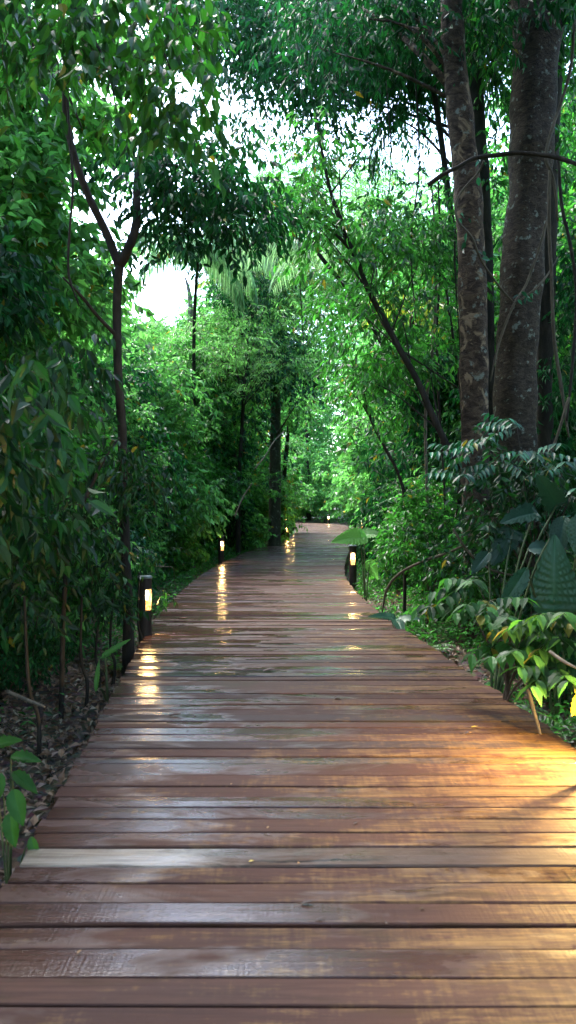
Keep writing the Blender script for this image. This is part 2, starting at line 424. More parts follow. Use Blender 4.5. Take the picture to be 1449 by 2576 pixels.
def plank(g,cols,row,seg,tone,pale=False):
    (ax,ay),(bx,by),(cx,cy),(dx,dy)=row
    gp=random.choice([.001,.002,.005,.010]) ; gp2=random.choice([.001,.002,.004,.007])
    e1=random.uniform(-.018,.018); e2=random.uniform(-.018,.018)
    z0=random.uniform(-.004,.004); tl=random.uniform(-.003,.003); zx=random.uniform(-.004,.004)
    th_=.042; bv=random.uniform(.003,.007)
    t=np.linspace(0,1,seg+1)
    w=math.hypot(cx-ax,cy-ay)
    V=[]
    ph=random.uniform(0,6); am=random.choice([.001,.002,.0045])
    for k in t:
        kk=k+ (e1 if k==0 else e2 if k==1 else 0)/3
        nx=ax+(bx-ax)*kk; ny=ay+(by-ay)*kk; fx=cx+(dx-cx)*kk; fy=cy+(dy-cy)*kk
        ux,uy=(fx-nx)/w,(fy-ny)/w
        wv=am*math.sin(k*7+ph)+am*.6*math.sin(k*17+ph*2)
        z=z0+zx*(k-.5)+.0012*math.sin(k*9+ph)
        for d,zz in ((gp+wv,-th_),(gp+wv,-bv),(gp+bv+wv,0),(w*.5,.0012),(w-gp2-bv+wv*.5,tl),(w-gp2+wv*.5,tl-bv),(w-gp2+wv*.5,-th_)):
            V.append((nx+ux*d,ny+uy*d,z+zz))
    V=np.array(V); n=7; b=g.n
    f=[]
    for i in range(seg):
        for j in range(n):
            j2=(j+1)%n; f.append((i*n+j,i*n+j2,(i+1)*n+j2,(i+1)*n+j))
    g.add(V,f)
    c1=[[0,6,5],[0,5,1],[1,5,4],[1,4,2],[2,4,3]]; o=seg*n
    c2=[[o+a for a in reversed(c)] for c in c1]
    g.f.append(np.array(c1+c2)+b); g.mi.append(np.zeros(10))
    cols.append(np.tile(np.array([tone,random.random(),random.random(),1.]),(len(V),1)))
def col_attr(o,cols):
    a=o.data.color_attributes.new('board','FLOAT_COLOR','POINT')
    a.data.foreach_set('color',np.concatenate(cols).astype(np.float32).ravel())
g=Geo(); cols=[]; gpale=Geo(); cpale=[]
for r in rows:
    y=r[0][1]; seg=24 if y<12 else 10 if y<25 else 5
    tone=random.random()
    if abs(y-3.033)<.002: plank(gpale,cpale,r,24,.5)
    else:
        if abs(y-2.754)<.002: tone=.97*1
        plank(g,cols,r,seg,tone)
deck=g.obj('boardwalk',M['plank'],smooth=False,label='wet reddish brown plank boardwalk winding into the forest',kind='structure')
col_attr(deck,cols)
pp=gpale.obj('plank',M['plank_pale'],deck,smooth=False,label='pale grey weathered plank'); col_attr(pp,cpale)
g=Geo()
ys=np.arange(-5.8,48.5,.6)
for off in (.22,1.5,-.22):
    pts=[]
    for y in ys:
        l,r=float(edge(LE,y)),float(edge(RE,y)); x={.22:l+.3,1.5:(l+r)/2,-.22:r-.3}[off]; pts.append((x,y))
    for (x0,y0),(x1,y1) in zip(pts[:-1],pts[1:]):
        V=[(x+sx,y,z) for x,y in ((x0,y0),(x1,y1)) for sx,z in ((-.04,-.05),(.04,-.05),(.04,-.19),(-.04,-.19))]
        g.add(V,[(0,1,5,4),(1,2,6,5),(2,3,7,6),(3,0,4,7)])
g.obj('support_beam',M['joist'],deck,smooth=False)

# ------------------------------------------------------------------ ground
def gz(x,y):
    x=np.asarray(x,float); y=np.asarray(y,float)
    l=edge(LE,np.clip(y,-8,49)); r=edge(RE,np.clip(y,-8,49))
    d=np.maximum(np.maximum(l-x,x-r),0)
    d=np.where(y>50,np.hypot(x+1,y-50)*.5,d)
    h=-.30+.10*np.sin(x*1.7+1)*np.sin(y*1.3)*np.clip(d,0,1)+.05*np.sin(x*4+y*3.1)*np.clip(d,0,1)
    h+=.022*np.clip(d-.5,0,30)
    return h
def grid_ground():
    xs=np.concatenate([np.linspace(-400,-20,14),np.linspace(-18,18,150),np.linspace(20,400,14)])
    ys=np.concatenate([np.linspace(-120,-10,6),np.linspace(-8,30,150),np.linspace(30.5,70,70),np.linspace(75,600,14)])
    X,Y=np.meshgrid(xs,ys); Z=gz(X,np.clip(Y,-8,200)); Z=np.where(np.hypot(X,Y)>75,np.minimum(Z,.9),Z)
    V=np.stack([X,Y,Z],-1).reshape(-1,3); n=len(xs); m=len(ys)
    i=np.arange(m-1)[:,None]*n; j=np.arange(n-1)[None]
    f=np.stack([i+j,i+j+1,i+n+j+1,i+n+j],-1).reshape(-1,4)
    return Geo().add(V,f)
grid_ground().obj('ground',M['ground'],label='dark forest floor beside the boardwalk',kind='structure')
# leaf litter
n=26000
x=np.concatenate([R.uniform(-5.5,-1.,n),R.uniform(1.,6.,n//2)]); y=np.concatenate([R.uniform(1.5,16,n),R.uniform(2.5,16,n//2)])
l=edge(LE,y); r=edge(RE,y); m=((x<l+.02)|(x>r-.02)); x,y=x[m],y[m]
z=gz(x,y)+R.uniform(.005,.05,len(x))
P=np.stack([x,y,z],-1); D=R.normal(size=P.shape); D[:,2]*=.35; N_=R.normal(0,.45,P.shape); N_[:,2]+=1
Geo().add(*leaf_geo(P,D,N_,R.uniform(.035,.11,len(x)),R.uniform(.02,.05,len(x)),fold=.3,curl=.35)).obj('leaf_litter',M['litter'],smooth=False,label='brown dead leaves lying on the forest floor',kind='stuff')
# loose twigs in the litter belong to it visually
g=Geo()
for _ in range(260):
    x=random.choice([random.uniform(-5,-1.3),random.uniform(1.6,5)]); y=random.uniform(2.2,15)
    if edge(LE,y)-.05<x<edge(RE,y)+.05: continue
    a=random.uniform(0,3.1); L_=random.uniform(.1,.5); z=float(gz(x,y))+.03
    add_tube(g,[(x,y,z),(x+math.cos(a)*L_*.5,y+math.sin(a)*L_*.5,z+random.uniform(.0,.08)),(x+math.cos(a)*L_,y+math.sin(a)*L_,z+random.uniform(0,.15))],[.006,.004,.002],sides=4,n=2,cap=False)
g.obj('twig_litter',M['twig'],label='thin dead twigs lying among the fallen leaves',kind='stuff')

# ------------------------------------------------------------------ lamps
def lamp_proto():
    root=empty('bollard_lamp')
    # dark timber-like round post with a slot that faces +X in its own space
    g=Geo(); S=40; r=.075; zs=[-.5,.0,.28,.52,.640]
    half=math.radians(36)
    thv=np.linspace(0,2*np.pi,S,endpoint=False)
    def ring(rr,z): return [(rr*math.cos(t),rr*math.sin(t),z) for t in thv]
    V=[]; 
    for z in zs: V+=ring(r,z)
    f=[]
    def inslot(j):
        t=(thv[j]+math.pi/S+math.pi)%(2*math.pi)-math.pi
        return abs(t)<half
    for i in range(len(zs)-1):
        for j in range(S):
            if i==2 and inslot(j): continue
            j2=(j+1)%S; f.append((i*S+j,i*S+j2,(i+1)*S+j2,(i+1)*S+j))
    g.add(V,f)
    # inner wall
    V=[]; ri=.062
    for z in (.28,.52): V+=ring(ri,z)
    f=[(j,S+j,S+(j+1)%S,(j+1)%S) for j in range(S) if not inslot(j)]
    g.add(V,f)
    # slot floor and ceiling
    for z in (.28,.52):
        V=ring(r,z)+ring(.001,z)
        g.add(V,[(j,(j+1)%S,S+(j+1)%S,S+j) for j in range(S)])
    # jambs
    js=[j for j in range(S) if inslot(j)]
    for t in (thv[min(js,key=lambda j:(thv[j]+math.pi)%(2*math.pi))],thv[(max(js,key=lambda j:(thv[j]+math.pi)%(2*math.pi))+1)%S]):
        c,s_=math.cos(t),math.sin(t)
        g.add([(ri*c,ri*s_,.28),(r*c,r*s_,.28),(r*c,r*s_,.52),(ri*c,ri*s_,.52)],[(0,1,2,3)])
    g.obj('post',[POSTM],root,smooth=False)
    g=Geo(); V=ring(.084,.640)+ring(.086,.652)+ring(.078,.668)+ring(.001,.676)
    f=[(i*S+j,i*S+(j+1)%S,(i+1)*S+(j+1)%S,(i+1)*S+j) for i in range(3) for j in range(S)]
    V2=ring(.001,.640); g.add(V,f); g.add(V[:S]+V2,[((j+1)%S,j,S+j,S+(j+1)%S) for j in range(S)])
    g.obj('cap',[CAPM],root,smooth=False)
    g=Geo(); a=np.linspace(-half*.97,half*.97,9); V=[(.068*math.cos(t),.068*math.sin(t),z) for z in (.285,.515) for t in a]
    g.add(V,[(j,j+1,9+j+1,9+j) for j in range(8)])
    g.obj('amber_glass',[GLASSM],root)
    g=Geo(); prof=[(.001,.505),(.012,.500),(.022,.485),(.026,.462),(.022,.440),(.012,.425),(.010,.40),(.001,.398)]
    V=[(.026+p*math.cos(t),p*math.sin(t),z) for p,z in prof for t in thv[::4]]; k=len(thv[::4])
    g.add(V,[(i*k+j,i*k+(j+1)%k,(i+1)*k+(j+1)%k,(i+1)*k+j) for i in range(len(prof)-1) for j in range(k)])
    g.obj('bulb',[BULBM],root)
    ld=bpy.data.lights.new('lamp_light','POINT'); ld.color=(1,.58,.19); ld.energy=LAMP_W; ld.shadow_soft_size=.03
    lo=bpy.data.objects.new('lamp_light',ld); COL.objects.link(lo); lo.parent=root; lo.location=(.050,0,.40)
    return root
LAMP_W=2.2
POSTM=plain('lamp_post_wood',(.035,.024,.018),.6); CAPM=plain('lamp_cap',(.16,.20,.18),.35)
BULBM=glowmat('lamp_bulb',(1,.66,.30),22.)
def amber():
    m,nt,N,L=newmat('amber_glass')
    tc=N.new('ShaderNodeTexCoord').outputs['Object']; a=noise(nt,tc,45,4)
    e=nd(nt,'ShaderNodeEmission'); L.new(mixc(nt,maprange(nt,a,.4,.6),(1,.34,.05),(1,.58,.20)),e.inputs['Color']); L.new(maprange(nt,a,.35,.65,.10,.7),e.inputs['Strength'])
    t=nd(nt,'ShaderNodeBsdfTransparent'); mx=nd(nt,'ShaderNodeMixShader',Fac=.5); mx.inputs[0].default_value=.55
    L.new(e.outputs[0],mx.inputs[1]); L.new(t.outputs[0],mx.inputs[2])
    o=nd(nt,'ShaderNodeOutputMaterial'); L.new(mx.outputs[0],o.inputs[0]); return m
GLASSM=amber()
lamps=[(-1.63,8.42,-38,1.,'nearest lit post lamp on the left edge, with a pale round top'),
       (-1.72,19.,-48,1.,'second lit post lamp along the left edge, in front of dark shrubs'),
       (-.03,31.,-84,1.,'lit post lamp on the left edge beside the grey tree trunk'),
       (.30,42.,-88,1.,'faint lit lamp half hidden by leaves beyond the grey trunk'),
       (1.28,14.6,-92,1.,'lit post lamp on the right edge under the broad bright leaf'),
       (3.62,36.,-98,1.,'tiny lit post lamp on the right where the boardwalk bends'),
       (2.95,53.8,-92,1.,'farthest lit post lamp behind the end of the boardwalk'),
       (1.93,4.2,-143,1.,'post lamp that throws the amber glow over the near right planks')]
proto=None
for x,y,a,sc,lab in lamps:
    o=lamp_proto() if proto is None else copy_tree(proto)
    if proto is None: proto=o
    o.location=(x,y,0); o.rotation_euler=(0,0,math.radians(a)); o.scale=(sc,)*3
    o['label']=lab; o['category']='path lamp'; o['group']='post lamps along the boardwalk'
NEARLAMP=o
for q in scene.objects:
    if q.type=='LIGHT' and q.parent is not None and q.parent.location.y>25: q.data=q.data.copy(); q.data.energy=9.
for ch in o.children:
    if ch.type=='LIGHT': ch.data=ch.data.copy(); ch.data.energy=60.; ch.data.color=(1,.64,.20)

# ------------------------------------------------------------------ fallen bits on the deck
def fallen(name,x,y,L_,W_,rot,mat,label,z=.006,cat='fallen leaf',group='fallen leaves on the planks'):
    g=Geo().add(*leaf_geo(np.zeros((1,3)),np.array([[1,0,.05]]),np.array([[0,.1,1.]]),np.array([L_]),np.array([W_]),hi=True,fold=.25,curl=-.1))
    o=g.obj(name,mat,label=label,cat=cat,group=group); o.location=(x,y,z); o.rotation_euler=(0,0,rot); return o
M['fallen_yellow']=plain('fallen_yellow',(.70,.48,.04),.5); M['fallen_brown']=plain('fallen_brown',(.06,.03,.018),.6); M['fallen_tan']=plain('fallen_tan',(.30,.17,.07),.6)
def dk(x,y): Y=CH*F/(y-HY); return (x-CX)/F*Y,Y
for (px,py,L_,W_,rot,mm,lab) in [
    (1186,1834,.052,.022,.05,'fallen_yellow','small bright yellow leaf on the planks near the right edge'),
    (1172,1851,.045,.03,1.,'fallen_brown','dark curled leaf just below the yellow leaf'),
    (1350,1870,.04,.025,.3,'fallen_brown','dark speck of a leaf nearest the orange lit corner'),
    (420,1805,.10,.05,.1,'fallen_brown','crumpled dark leaf lying on the left part of the planks'),
    (660,1692,.12,.06,.4,'fallen_brown','wide brown leaf scrap in the middle of the boardwalk'),
    (890,2082,.03,.02,.8,'fallen_brown','small dark leaf crumb right of the middle plank joints'),
    (755,2284,.055,.02,.1,'fallen_brown','black twig like scrap stuck in a joint of the near planks'),
    (112,2222,.03,.022,1.4,'fallen_brown','small pointed brown leaf near the left rim of the planks'),
    (580,1980,.018,.012,1.3,'fallen_tan','tan leaf crumb on the wet shiny planks'),
    (672,2092,.022,.012,1.3,'fallen_tan','tan leaf scrap beside the pale weathered plank'),
    (625,2177,.022,.016,.2,'fallen_yellow','tiny yellow green scrap on the rim of the pale plank'),
    (190,2412,.02,.012,1.1,'fallen_tan','tan flake on the nearest planks at the lower left'),
    (445,1559,.14,.06,.0,'fallen_tan','tan leaf in the light pool by the nearest left lamp'),
    (840,1762,.08,.05,.6,'fallen_brown','damp brown leaf lying right of the boardwalk middle')]:
    X,Y=dk(px,py); fallen('fallen_leaf',X,Y,L_,W_,rot,M[mm],lab)

rc=random.Random(8)
for i in range(46):
    Y=rc.choice([rc.uniform(2.2,6),rc.uniform(5,16)]); X=rc.uniform(float(edge(LE,Y))+.1,float(edge(RE,Y))-.1)
    fallen('fallen_leaf',X,Y,rc.uniform(.012,.045),rc.uniform(.008,.018),rc.uniform(0,6),M[rc.choice(['fallen_brown','fallen_brown','fallen_tan'])],'tiny brown or tan leaf crumb scattered on the planks',group='tiny leaf crumbs scattered on the planks')

# ------------------------------------------------------------------ trees
def tree(name, label, trunk, bark, sides=12, rough=.10, n=8, limbs=(), crown=None, crown_mat=None, cat='tree', group=None, flute=0., seed=1, limb_blobs=None, lr=.03, crown_name='crown'):
    """trunk: (points, radii); limbs: list of (points, radii); crown: Geo"""
    base=np.array(trunk[0][0],float); root=empty(name,base,label,cat,group)
    g=Geo(); add_tube(g,*trunk,sides=sides,n=n,rough=rough,seed=seed,flute=flute); rebase(g,base).obj('trunk',bark,root)
    if len(limbs): 
        for P_,r_ in limbs:
            g=Geo(); add_tube(g,P_,r_,sides=8,n=5,rough=.05,seed=seed+3); rebase(g,base).obj('limb',bark,root)
    if limb_blobs is not None:
        Q=smooth_path(trunk[0],n); g=Geo()
        for b in limb_blobs:
            k=np.argmin(np.linalg.norm(Q-(b-np.array([0,0,1.2])),axis=1)); k=min(k,len(Q)-1); a=Q[k]
            d=np.linalg.norm(b-a)
            if d<.25: continue
            mid=(a+b)/2+np.array([0,0,.12*d])+np.random.default_rng(int(abs(b[0]*977))%999).normal(0,.06*d,3)
            add_tube(g,[a,mid,b],[lr,lr*.6,lr*.22],sides=5,n=4,cap=False)
        if g.n: rebase(g,base).obj('branches',bark,root)
    if crown is not None:
        rebase(crown,base).obj(crown_name,[crown_mat,M['twig']],root,smooth=False)
    return root

def G0(x,y): return float(gz(x,y))-.1
def trunkpts(pix, Y, basez=True):
    P=[at(px,py,Y if np.isscalar(Y) else Yi) for (px,py),Yi in zip(pix, [Y]*len(pix) if np.isscalar(Y) else Y)]
    P=P[::-1] if P[0][2]>P[-1][2] else P
    if basez:
        b=P[0].copy(); b[2]=G0(b[0],b[1]); 
        if P[0][2]>b[2]+.1: P=[b]+P
    return np.array(P)

# --- A: slim patchy trunk, right
PA=trunkpts([(1130,-120),(1133,60),(1150,250),(1172,480),(1188,720),(1190,950),(1195,1200),(1200,1420)],9.2)
lb,lrR=rect_blobs([(800,1110,-60,150,9.5,13,26,.75),(1050,1250,-120,60,9,12,10,.8)])
cr=foliage(lb,lrR,58,9,.36,.15,.052,droop=1.,hi=False,twigs=.005)
tree('tall_tree','tall slim trunk with patchy flaking brown bark, left of the thickest trunk',(PA,[.22,.185,.175,.17,.175,.165,.15,.14,.13]),M['bark_patch'],sides=22,rough=.09,n=14,
     limbs=[([PA[-3],at(1050,140,9.4),at(960,60,10.5),at(880,20,11)],[.05,.04,.03,.015])],
     crown=cr,crown_mat=M['leaf_dark'],limb_blobs=lb[:16],seed=4,flute=.06)
# --- B: thick trunk
PB=trunkpts([(1350,-150),(1345,50),(1335,300),(1322,560),(1305,760),(1295,950),(1290,1150),(1292,1400)],9.8)
lb,lrR=rect_blobs([(1180,1449,-120,120,10.2,14,26,.85),(1360,1560,60,420,10.2,14,18,.8),(1210,1285,100,520,11,14,9,.5)])
cr=foliage(lb,lrR,54,9,.36,.155,.055,droop=1.,twigs=.005)
tree('thick_tree','thickest dark trunk with smooth grey brown bark and lichen, on the right',(PB,[.37,.31,.275,.265,.26,.27,.285,.31,.34]),M['bark_thick'],sides=28,rough=.09,n=22,
     crown=cr,crown_mat=M['leaf_mid'],limb_blobs=lb[:14],seed=9,flute=.07,lr=.05)
# --- behind the pair
PC_=trunkpts([(1178,-80),(1190,150),(1202,330),(1212,500),(1216,640),(1222,900),(1226,1300)],11.5)
lb,lrR=rect_blobs([(1080,1290,-100,130,12,15,12,.8)])
tree('shaded_tree','thin dark trunk standing behind and between the two big trunks',(PC_,[.16,.14,.13,.125,.12,.11,.1,.1]),M['bark_dark'],sides=12,
     crown=foliage(lb,lrR,90,9,.36,.12,.045,droop=.9),crown_mat=M['leaf_dark'],limb_blobs=lb[:6])
# --- right-most dark trunk fork leaving the frame
PD=trunkpts([(1388,-150),(1392,80),(1384,300),(1378,560),(1372,760),(1368,980),(1372,1300)],10.9)
tree('vine_wrapped_tree','dark narrow trunk wrapped in vines just right of the thickest trunk',(PD,[.14,.13,.12,.12,.12,.12,.13,.14]),M['bark_dark'],sides=12)

# --- left forked tree
Yk=7.6
PF=trunkpts([(302,672),(296,760),(296,850),(299,960),(308,1080),(310,1200),(316,1400),(322,1560)],Yk)
lb,lrR=rect_blobs([(430,620,340,600,7.2,9.2,30,.34),(330,470,340,470,7.2,8.6,12,.32),(540,640,480,640,7.2,9,9,.26),(350,450,470,590,7.3,8.3,7,.26),
                   (300,470,590,650,7.4,8,4,.2)])
cr=foliage(lb,lrR,150,7,.28,.115,.046,droop=1.1,hi=True,twigs=.003,gk=.9)
lf=[([at(302,672,Yk),at(270,590,Yk),at(222,490,7.5),at(185,380,7.4),at(168,280,7.3),at(168,150,7.2),at(150,-40,7.1)],[.046,.042,.038,.034,.03,.026,.022]),
    ([at(302,672,Yk),at(328,620,Yk),at(345,560,7.7),at(346,470,7.8),at(352,400,7.9),at(370,330,8)],[.052,.048,.043,.038,.03,.02]),
    ([at(298,850,Yk),at(250,800,7.4),at(205,745,7.2),at(160,700,7.)],[.022,.018,.014,.009]),
    ([at(346,470,7.8),at(420,420,7.9),at(500,450,8),at(570,500,8.1),at(620,600,8.2)],[.022,.018,.014,.01,.006])]
tree('forked_tree','dark slender forked tree standing left of the boardwalk',(PF,[.075,.054,.050,.048,.047,.045,.044,.044,.046]),M['bark_dark'],sides=14,rough=.06,limbs=lf,
     crown=cr,crown_mat=M['leaf_dark'],limb_blobs=None,seed=3)

# leafy tree at the far left, light comes through it
lb,lrR=rect_blobs([(-150,170,280,620,8,11,34,.55),(-150,330,60,420,8.5,12,36,.6),(-100,250,560,860,9,12,26,.5),(150,300,640,860,10,13,10,.45)])
PW=trunkpts([(-90,100),(-80,400),(-60,700),(-40,1000),(-30,1300)],10.)
tree('leafy_tree','bright leafy tree filling the left edge beyond the forked tree',(PW,[.14,.12,.11,.09,.07,.05]),M['bark_dark'],crown=foliage(lb,lrR,64,8,.34,.17,.09,droop=.6,hi=True,twigs=.004),crown_mat=M['leaf_bright'],limb_blobs=lb[::4],lr=.025)
# --- overhanging near branch, top left (leaves large)
lb,lrR=rect_blobs([(150,500,-60,250,4.4,5.6,26,.26),(330,470,200,330,4.4,5.2,8,.2),(440,500,230,330,4.5,5,3,.13),(-60,180,-80,200,4.6,6,14,.3)])
cr=foliage(lb,lrR,120,6,.24,.115,.060,droop=1.2,hi=True,twigs=.003,gk=1.)
P0=np.array([at(-420,1200,4.6),at(-380,700,4.7),at(-300,250,4.8),at(-120,-60,4.9),at(100,-120,5),at(300,-60,5)])
P0=np.vstack([[P0[0][0],P0[0][1],G0(P0[0][0],P0[0][1])],P0])
tree('overhanging_tree','tree whose large drooping green leaves hang into the top left corner',(P0,[.11,.10,.09,.07,.05,.035,.015]),M['bark_dark'],
     limbs=[([at(300,-60,5),at(390,90,5),at(430,180,5.),at(450,240,5)],[.012,.009,.006,.003]),([at(100,-120,5),at(210,60,4.9),at(270,170,4.8),at(300,300,4.7)],[.016,.012,.008,.004])],
     crown=cr,crown_mat=M['leaf_near'],limb_blobs=None)

# --- dark canopy top centre
lb,lrR=rect_blobs([(430,900,-80,120,13,18,40,1.15),(560,860,100,250,12,16,16,.8),(860,1130,90,260,12,16,18,.85),(640,1000,200,300,12,15,7,.55),(380,560,-60,110,12,16,8,.9)])
cr=foliage(lb,lrR,32,9,.42,.18,.062,droop=1.,twigs=.006,gk=.9)
l2,r2=rect_blobs([(500,760,180,330,13,17,2,.4),(740,1120,240,410,13,17,22,.5),(640,760,300,380,14,17,5,.4)])
g2=foliage(l2,r2,46,8,.4,.15,.055,droop=1.,gap=False,twigs=.007)
for v_,f_,m_ in zip(g2.v,g2.f,g2.mi): cr.f.append(f_-0+cr.n); cr.v.append(v_); cr.mi.append(m_)
cr.n+=g2.n
PT=trunkpts([(1010,-60),(1120,200),(1190,560),(1200,800),(1205,1100)],14.)
tree('canopy_tree','tree whose dark crown closes the top of the picture above the path',(PT,[.2,.18,.15,.13,.10,.07]),M['bark_dark'],
     limbs=[([at(1120,215,13.9),at(1040,205,13.5),at(960,195,13.5),at(870,215,13.3)],[.07,.06,.055,.02]),([at(1030,80,13.8),at(850,60,14),at(650,20,14.5),at(480,60,14)],[.07,.06,.04,.01])],
     crown=cr,crown_mat=M['leaf_dark'],limb_blobs=lb[::4],lr=.035)

# --- leaning slender tree
PL=trunkpts([(795,300),(812,400),(832,490),(862,580),(895,650),(925,730),(962,800),(1005,880),(1050,960),(1085,1040),(1128,1130),(1180,1240)],[9.5]*12)
lb,lrR=rect_blobs([(760,1000,480,700,9,10.6,12,.36),(620,800,430,560,9.2,10.5,8,.32),(740,880,300,430,9,10,7,.28),(900,1120,560,760,9.3,11.,12,.42),(820,1080,800,960,9.5,11.5,12,.42),(800,940,700,820,9.5,11,5,.36)])
cr=foliage(lb,lrR,110,8,.28,.125,.045,droop=.9,hi=True,twigs=.003)
tree('leaning_tree','slender dark tree leaning to the upper left over the boardwalk',(PL,[.05,.047,.044,.043,.042,.04,.037,.034,.03,.026,.022,.018,.012]),M['bark_dark'],sides=10,rough=.04,
     limbs=[([at(890,640,9.5),at(830,580,9.6),at(760,545,9.7),at(700,530,9.8),at(630,515,10)],[.024,.02,.016,.012,.006]),
            ([at(832,490,9.5),at(900,400,9.9),at(950,310,10.3)],[.014,.01,.004]),
            ([at(1005,880,9.5),at(1080,930,9.6),at(1150,975,9.7)],[.014,.012,.008])],
     crown=cr,crown_mat=M['leaf_mid'],limb_blobs=lb[::3],lr=.012)
# --- thin bent sapling stems right
def stems(name,label,pix,Y,r,bark,blobs=None,mat='leaf_mid',L=.1,dens=110,cat='sapling',group=None,extra=()):
    P=trunkpts(pix,Y)
    c=None
    if blobs: 
        lb_,lr_=rect_blobs(blobs); c=foliage(lb_,lr_,dens,8,.26,L,L*.4,droop=.8,hi=True,twigs=.003)
    return tree(name,label,(P,[r*1.2]+[r]*(len(P)-2)+[r*.45]),bark,sides=8,rough=.04,n=5,crown=c,crown_mat=M[mat],cat=cat,group=group,limbs=[([at(*q) for q in pts],rr) for pts,rr in extra],crown_name='foliage')
stems('sapling','thin curved sapling stem below the leaning tree, right of the path',[(903,930),(912,985),(935,1060),(970,1130),(1005,1200),(1018,1290)],10.5,.022,M['bark_dark'],
      [(860,1010,880,1060,10,11.5,10,.35)],extra=[([(935,1060,10.5),(905,1010,10.6),(880,985,10.7)],[.012,.009,.004])])
stems('sapling','straight thin grey sapling left of the slim patchy trunk',[(1085,480),(1092,600),(1095,760),(1085,900),(1070,1050),(1075,1290)],10.8,.022,M['bark_pale'],
      [(1040,1150,560,860,10.2,11.8,12,.38)],'leaf_mid')
stems('sapling','pair of upright thin stems rising close to the slim patchy trunk',[(1100,450),(1104,560),(1106,690),(1098,830),(1103,1000),(1120,1290)],11.2,.018,M['bark_dark'],
      [(1060,1160,430,640,10.6,12,7,.4)],'leaf_dark')
stems('sapling','crooked thin trunk emerging from shrubs right of the sunny gap',[(1118,700),(1128,780),(1140,860),(1155,960),(1165,1100),(1150,1290)],10.4,.02,M['bark_dark'],None)
# grey trunk mid-left by the deck
PG=trunkpts([(672,700),(680,850),(690,960),(694,1050),(692,1150),(692,1250),(690,1340)],26.)
lb,lrR=rect_blobs([(600,780,860,1080,23,27,14,.8),(540,760,640,900,23,28,16,.95),(640,720,1080,1220,25,26.5,5,.45)])
tree('grey_tree','grey upright trunk at the left edge between two lit lamps',(PG,[.26,.22,.2,.19,.18,.17,.15,.1]),M['bark_grey'],crown=foliage(lb,lrR,48,8,.45,.17,.07,droop=.9,twigs=.006),crown_mat=M['leaf_teal'],limb_blobs=lb[:8])
tree('dark_sapling','narrow dark trunk leaning right behind the grey trunk',(trunkpts([(735,930),(728,1040),(722,1120),(714,1210),(712,1300)],30.),[.12,.1,.09,.08,.07,.06]),M['bark_dark'])
tree('dark_trunk_tree','slim straight black trunk in front of the bright feathery trees',(trunkpts([(585,560),(588,680),(590,780),(590,870),(588,1000),(590,1300)],28.),[.12,.1,.1,.1,.09,.08,.06]),M['bark_dark'],
     crown=foliage(*rect_blobs([(500,650,600,760,20.5,23,12,.7)]),60,8,.42,.16,.06,droop=1.,gk=.8),crown_mat=M['leaf_dark'])
tree('dead_stub','pale broken dead trunk standing below the sky gap',(trunkpts([(467,700),(475,730),(480,770),(477,830),(470,900),(470,1250)],23.),[.12,.1,.1,.09,.08,.06,.03]),M['bark_pale'],cat='dead tree')

# --- bright feathery trees mid distance
def feather(name,label,rects,Y,trunkpix,mat,dens=34,L=.19,W=.034,group=None,tr=.06):
    lb_,lr_=rect_blobs(rects)
    P,U=fill_blobs(lb_,lr_,dens); U[:,2]=U[:,2]*.3-.05
    m=keep(P); P,U=P[m],U[m]
    g=Geo(); a=sprays(P,U,16,.6,L,W,droop=.35,flat=1.4); g.add(*leaf_geo(*a)); E=P+nrm(U)*.6; E[:,2]-=.05; g.add(*twig_geo(P,E,.005),mat=1)
    PP=trunkpts(trunkpix,Y)
    return tree(name,label,(PP,np.linspace(tr*1.5,tr*.5,len(PP))),M['bark_dark'],crown=g,crown_mat=M[mat],limb_blobs=lb_[::2],lr=tr*.4,group=group)
feather('feathery_tree','bright pale green feathery tree rising in the middle of the picture',[(640,960,400,620,24,32,34,1.35),(600,900,600,800,22,30,26,1.2),(880,1120,400,660,17,23,20,.95)],28.,[(900,480),(925,700),(1010,950),(1040,1250)],'leaf_feather')
feather('feathery_tree','soft feathery tree with lacy fronds left of the path end',[(520,760,740,930,19,26,24,.95),(640,800,860,960,20,26,8,.8)],23.,[(640,760),(620,900),(600,1250)],'leaf_feather',L=.17,W=.032)
feather('feathery_tree','yellow green feathery bush glowing below the sky gap',[(350,520,840,970,20,28,14,1.0),(420,560,780,880,22,28,10,.9)],24.,[(450,860),(455,1000),(450,1250)],'leaf_bright')

# ------------------------------------------------------------------ palms
def frond_geo(base,az,el,L_,n,ll,lw,bend=1.2,hang=.5,rng=R):
    t=np.linspace(0,1,14); d=np.array([math.cos(az),math.sin(az),0])
    pts=[];p=np.array(base,float); e=el
    for k in range(14):
        pts.append(p.copy()); p=p+(d*math.cos(e)+np.array([0,0,math.sin(e)]))*L_/13; e-=bend/13
    pts=np.array(pts); 
    s=np.linspace(.12,.99,n); C=np.stack([np.interp(s,t,pts[:,i]) for i in range(3)],1)
    T=nrm(np.gradient(C,axis=0)); S=np.cross(T,[0,0,1.]); S=nrm(S)
    P=np.repeat(C,2,0); T2=np.repeat(T,2,0); sg=np.tile([1,-1],n)[:,None]; S2=np.repeat(S,2,0)*sg
    D=S2+T2*.5+rng.normal(0,.05,P.shape); D[:,2]-=hang
    prof=np.repeat(np.sin(np.pi*np.clip(s*.85+.12,0,1))**.6,2)
    return pts,leaf_geo(P,D,np.tile([0,0,1.],(len(P),1))-T2*.1,ll*prof,lw*np.ones(len(P)),fold=.35,curl=.25)
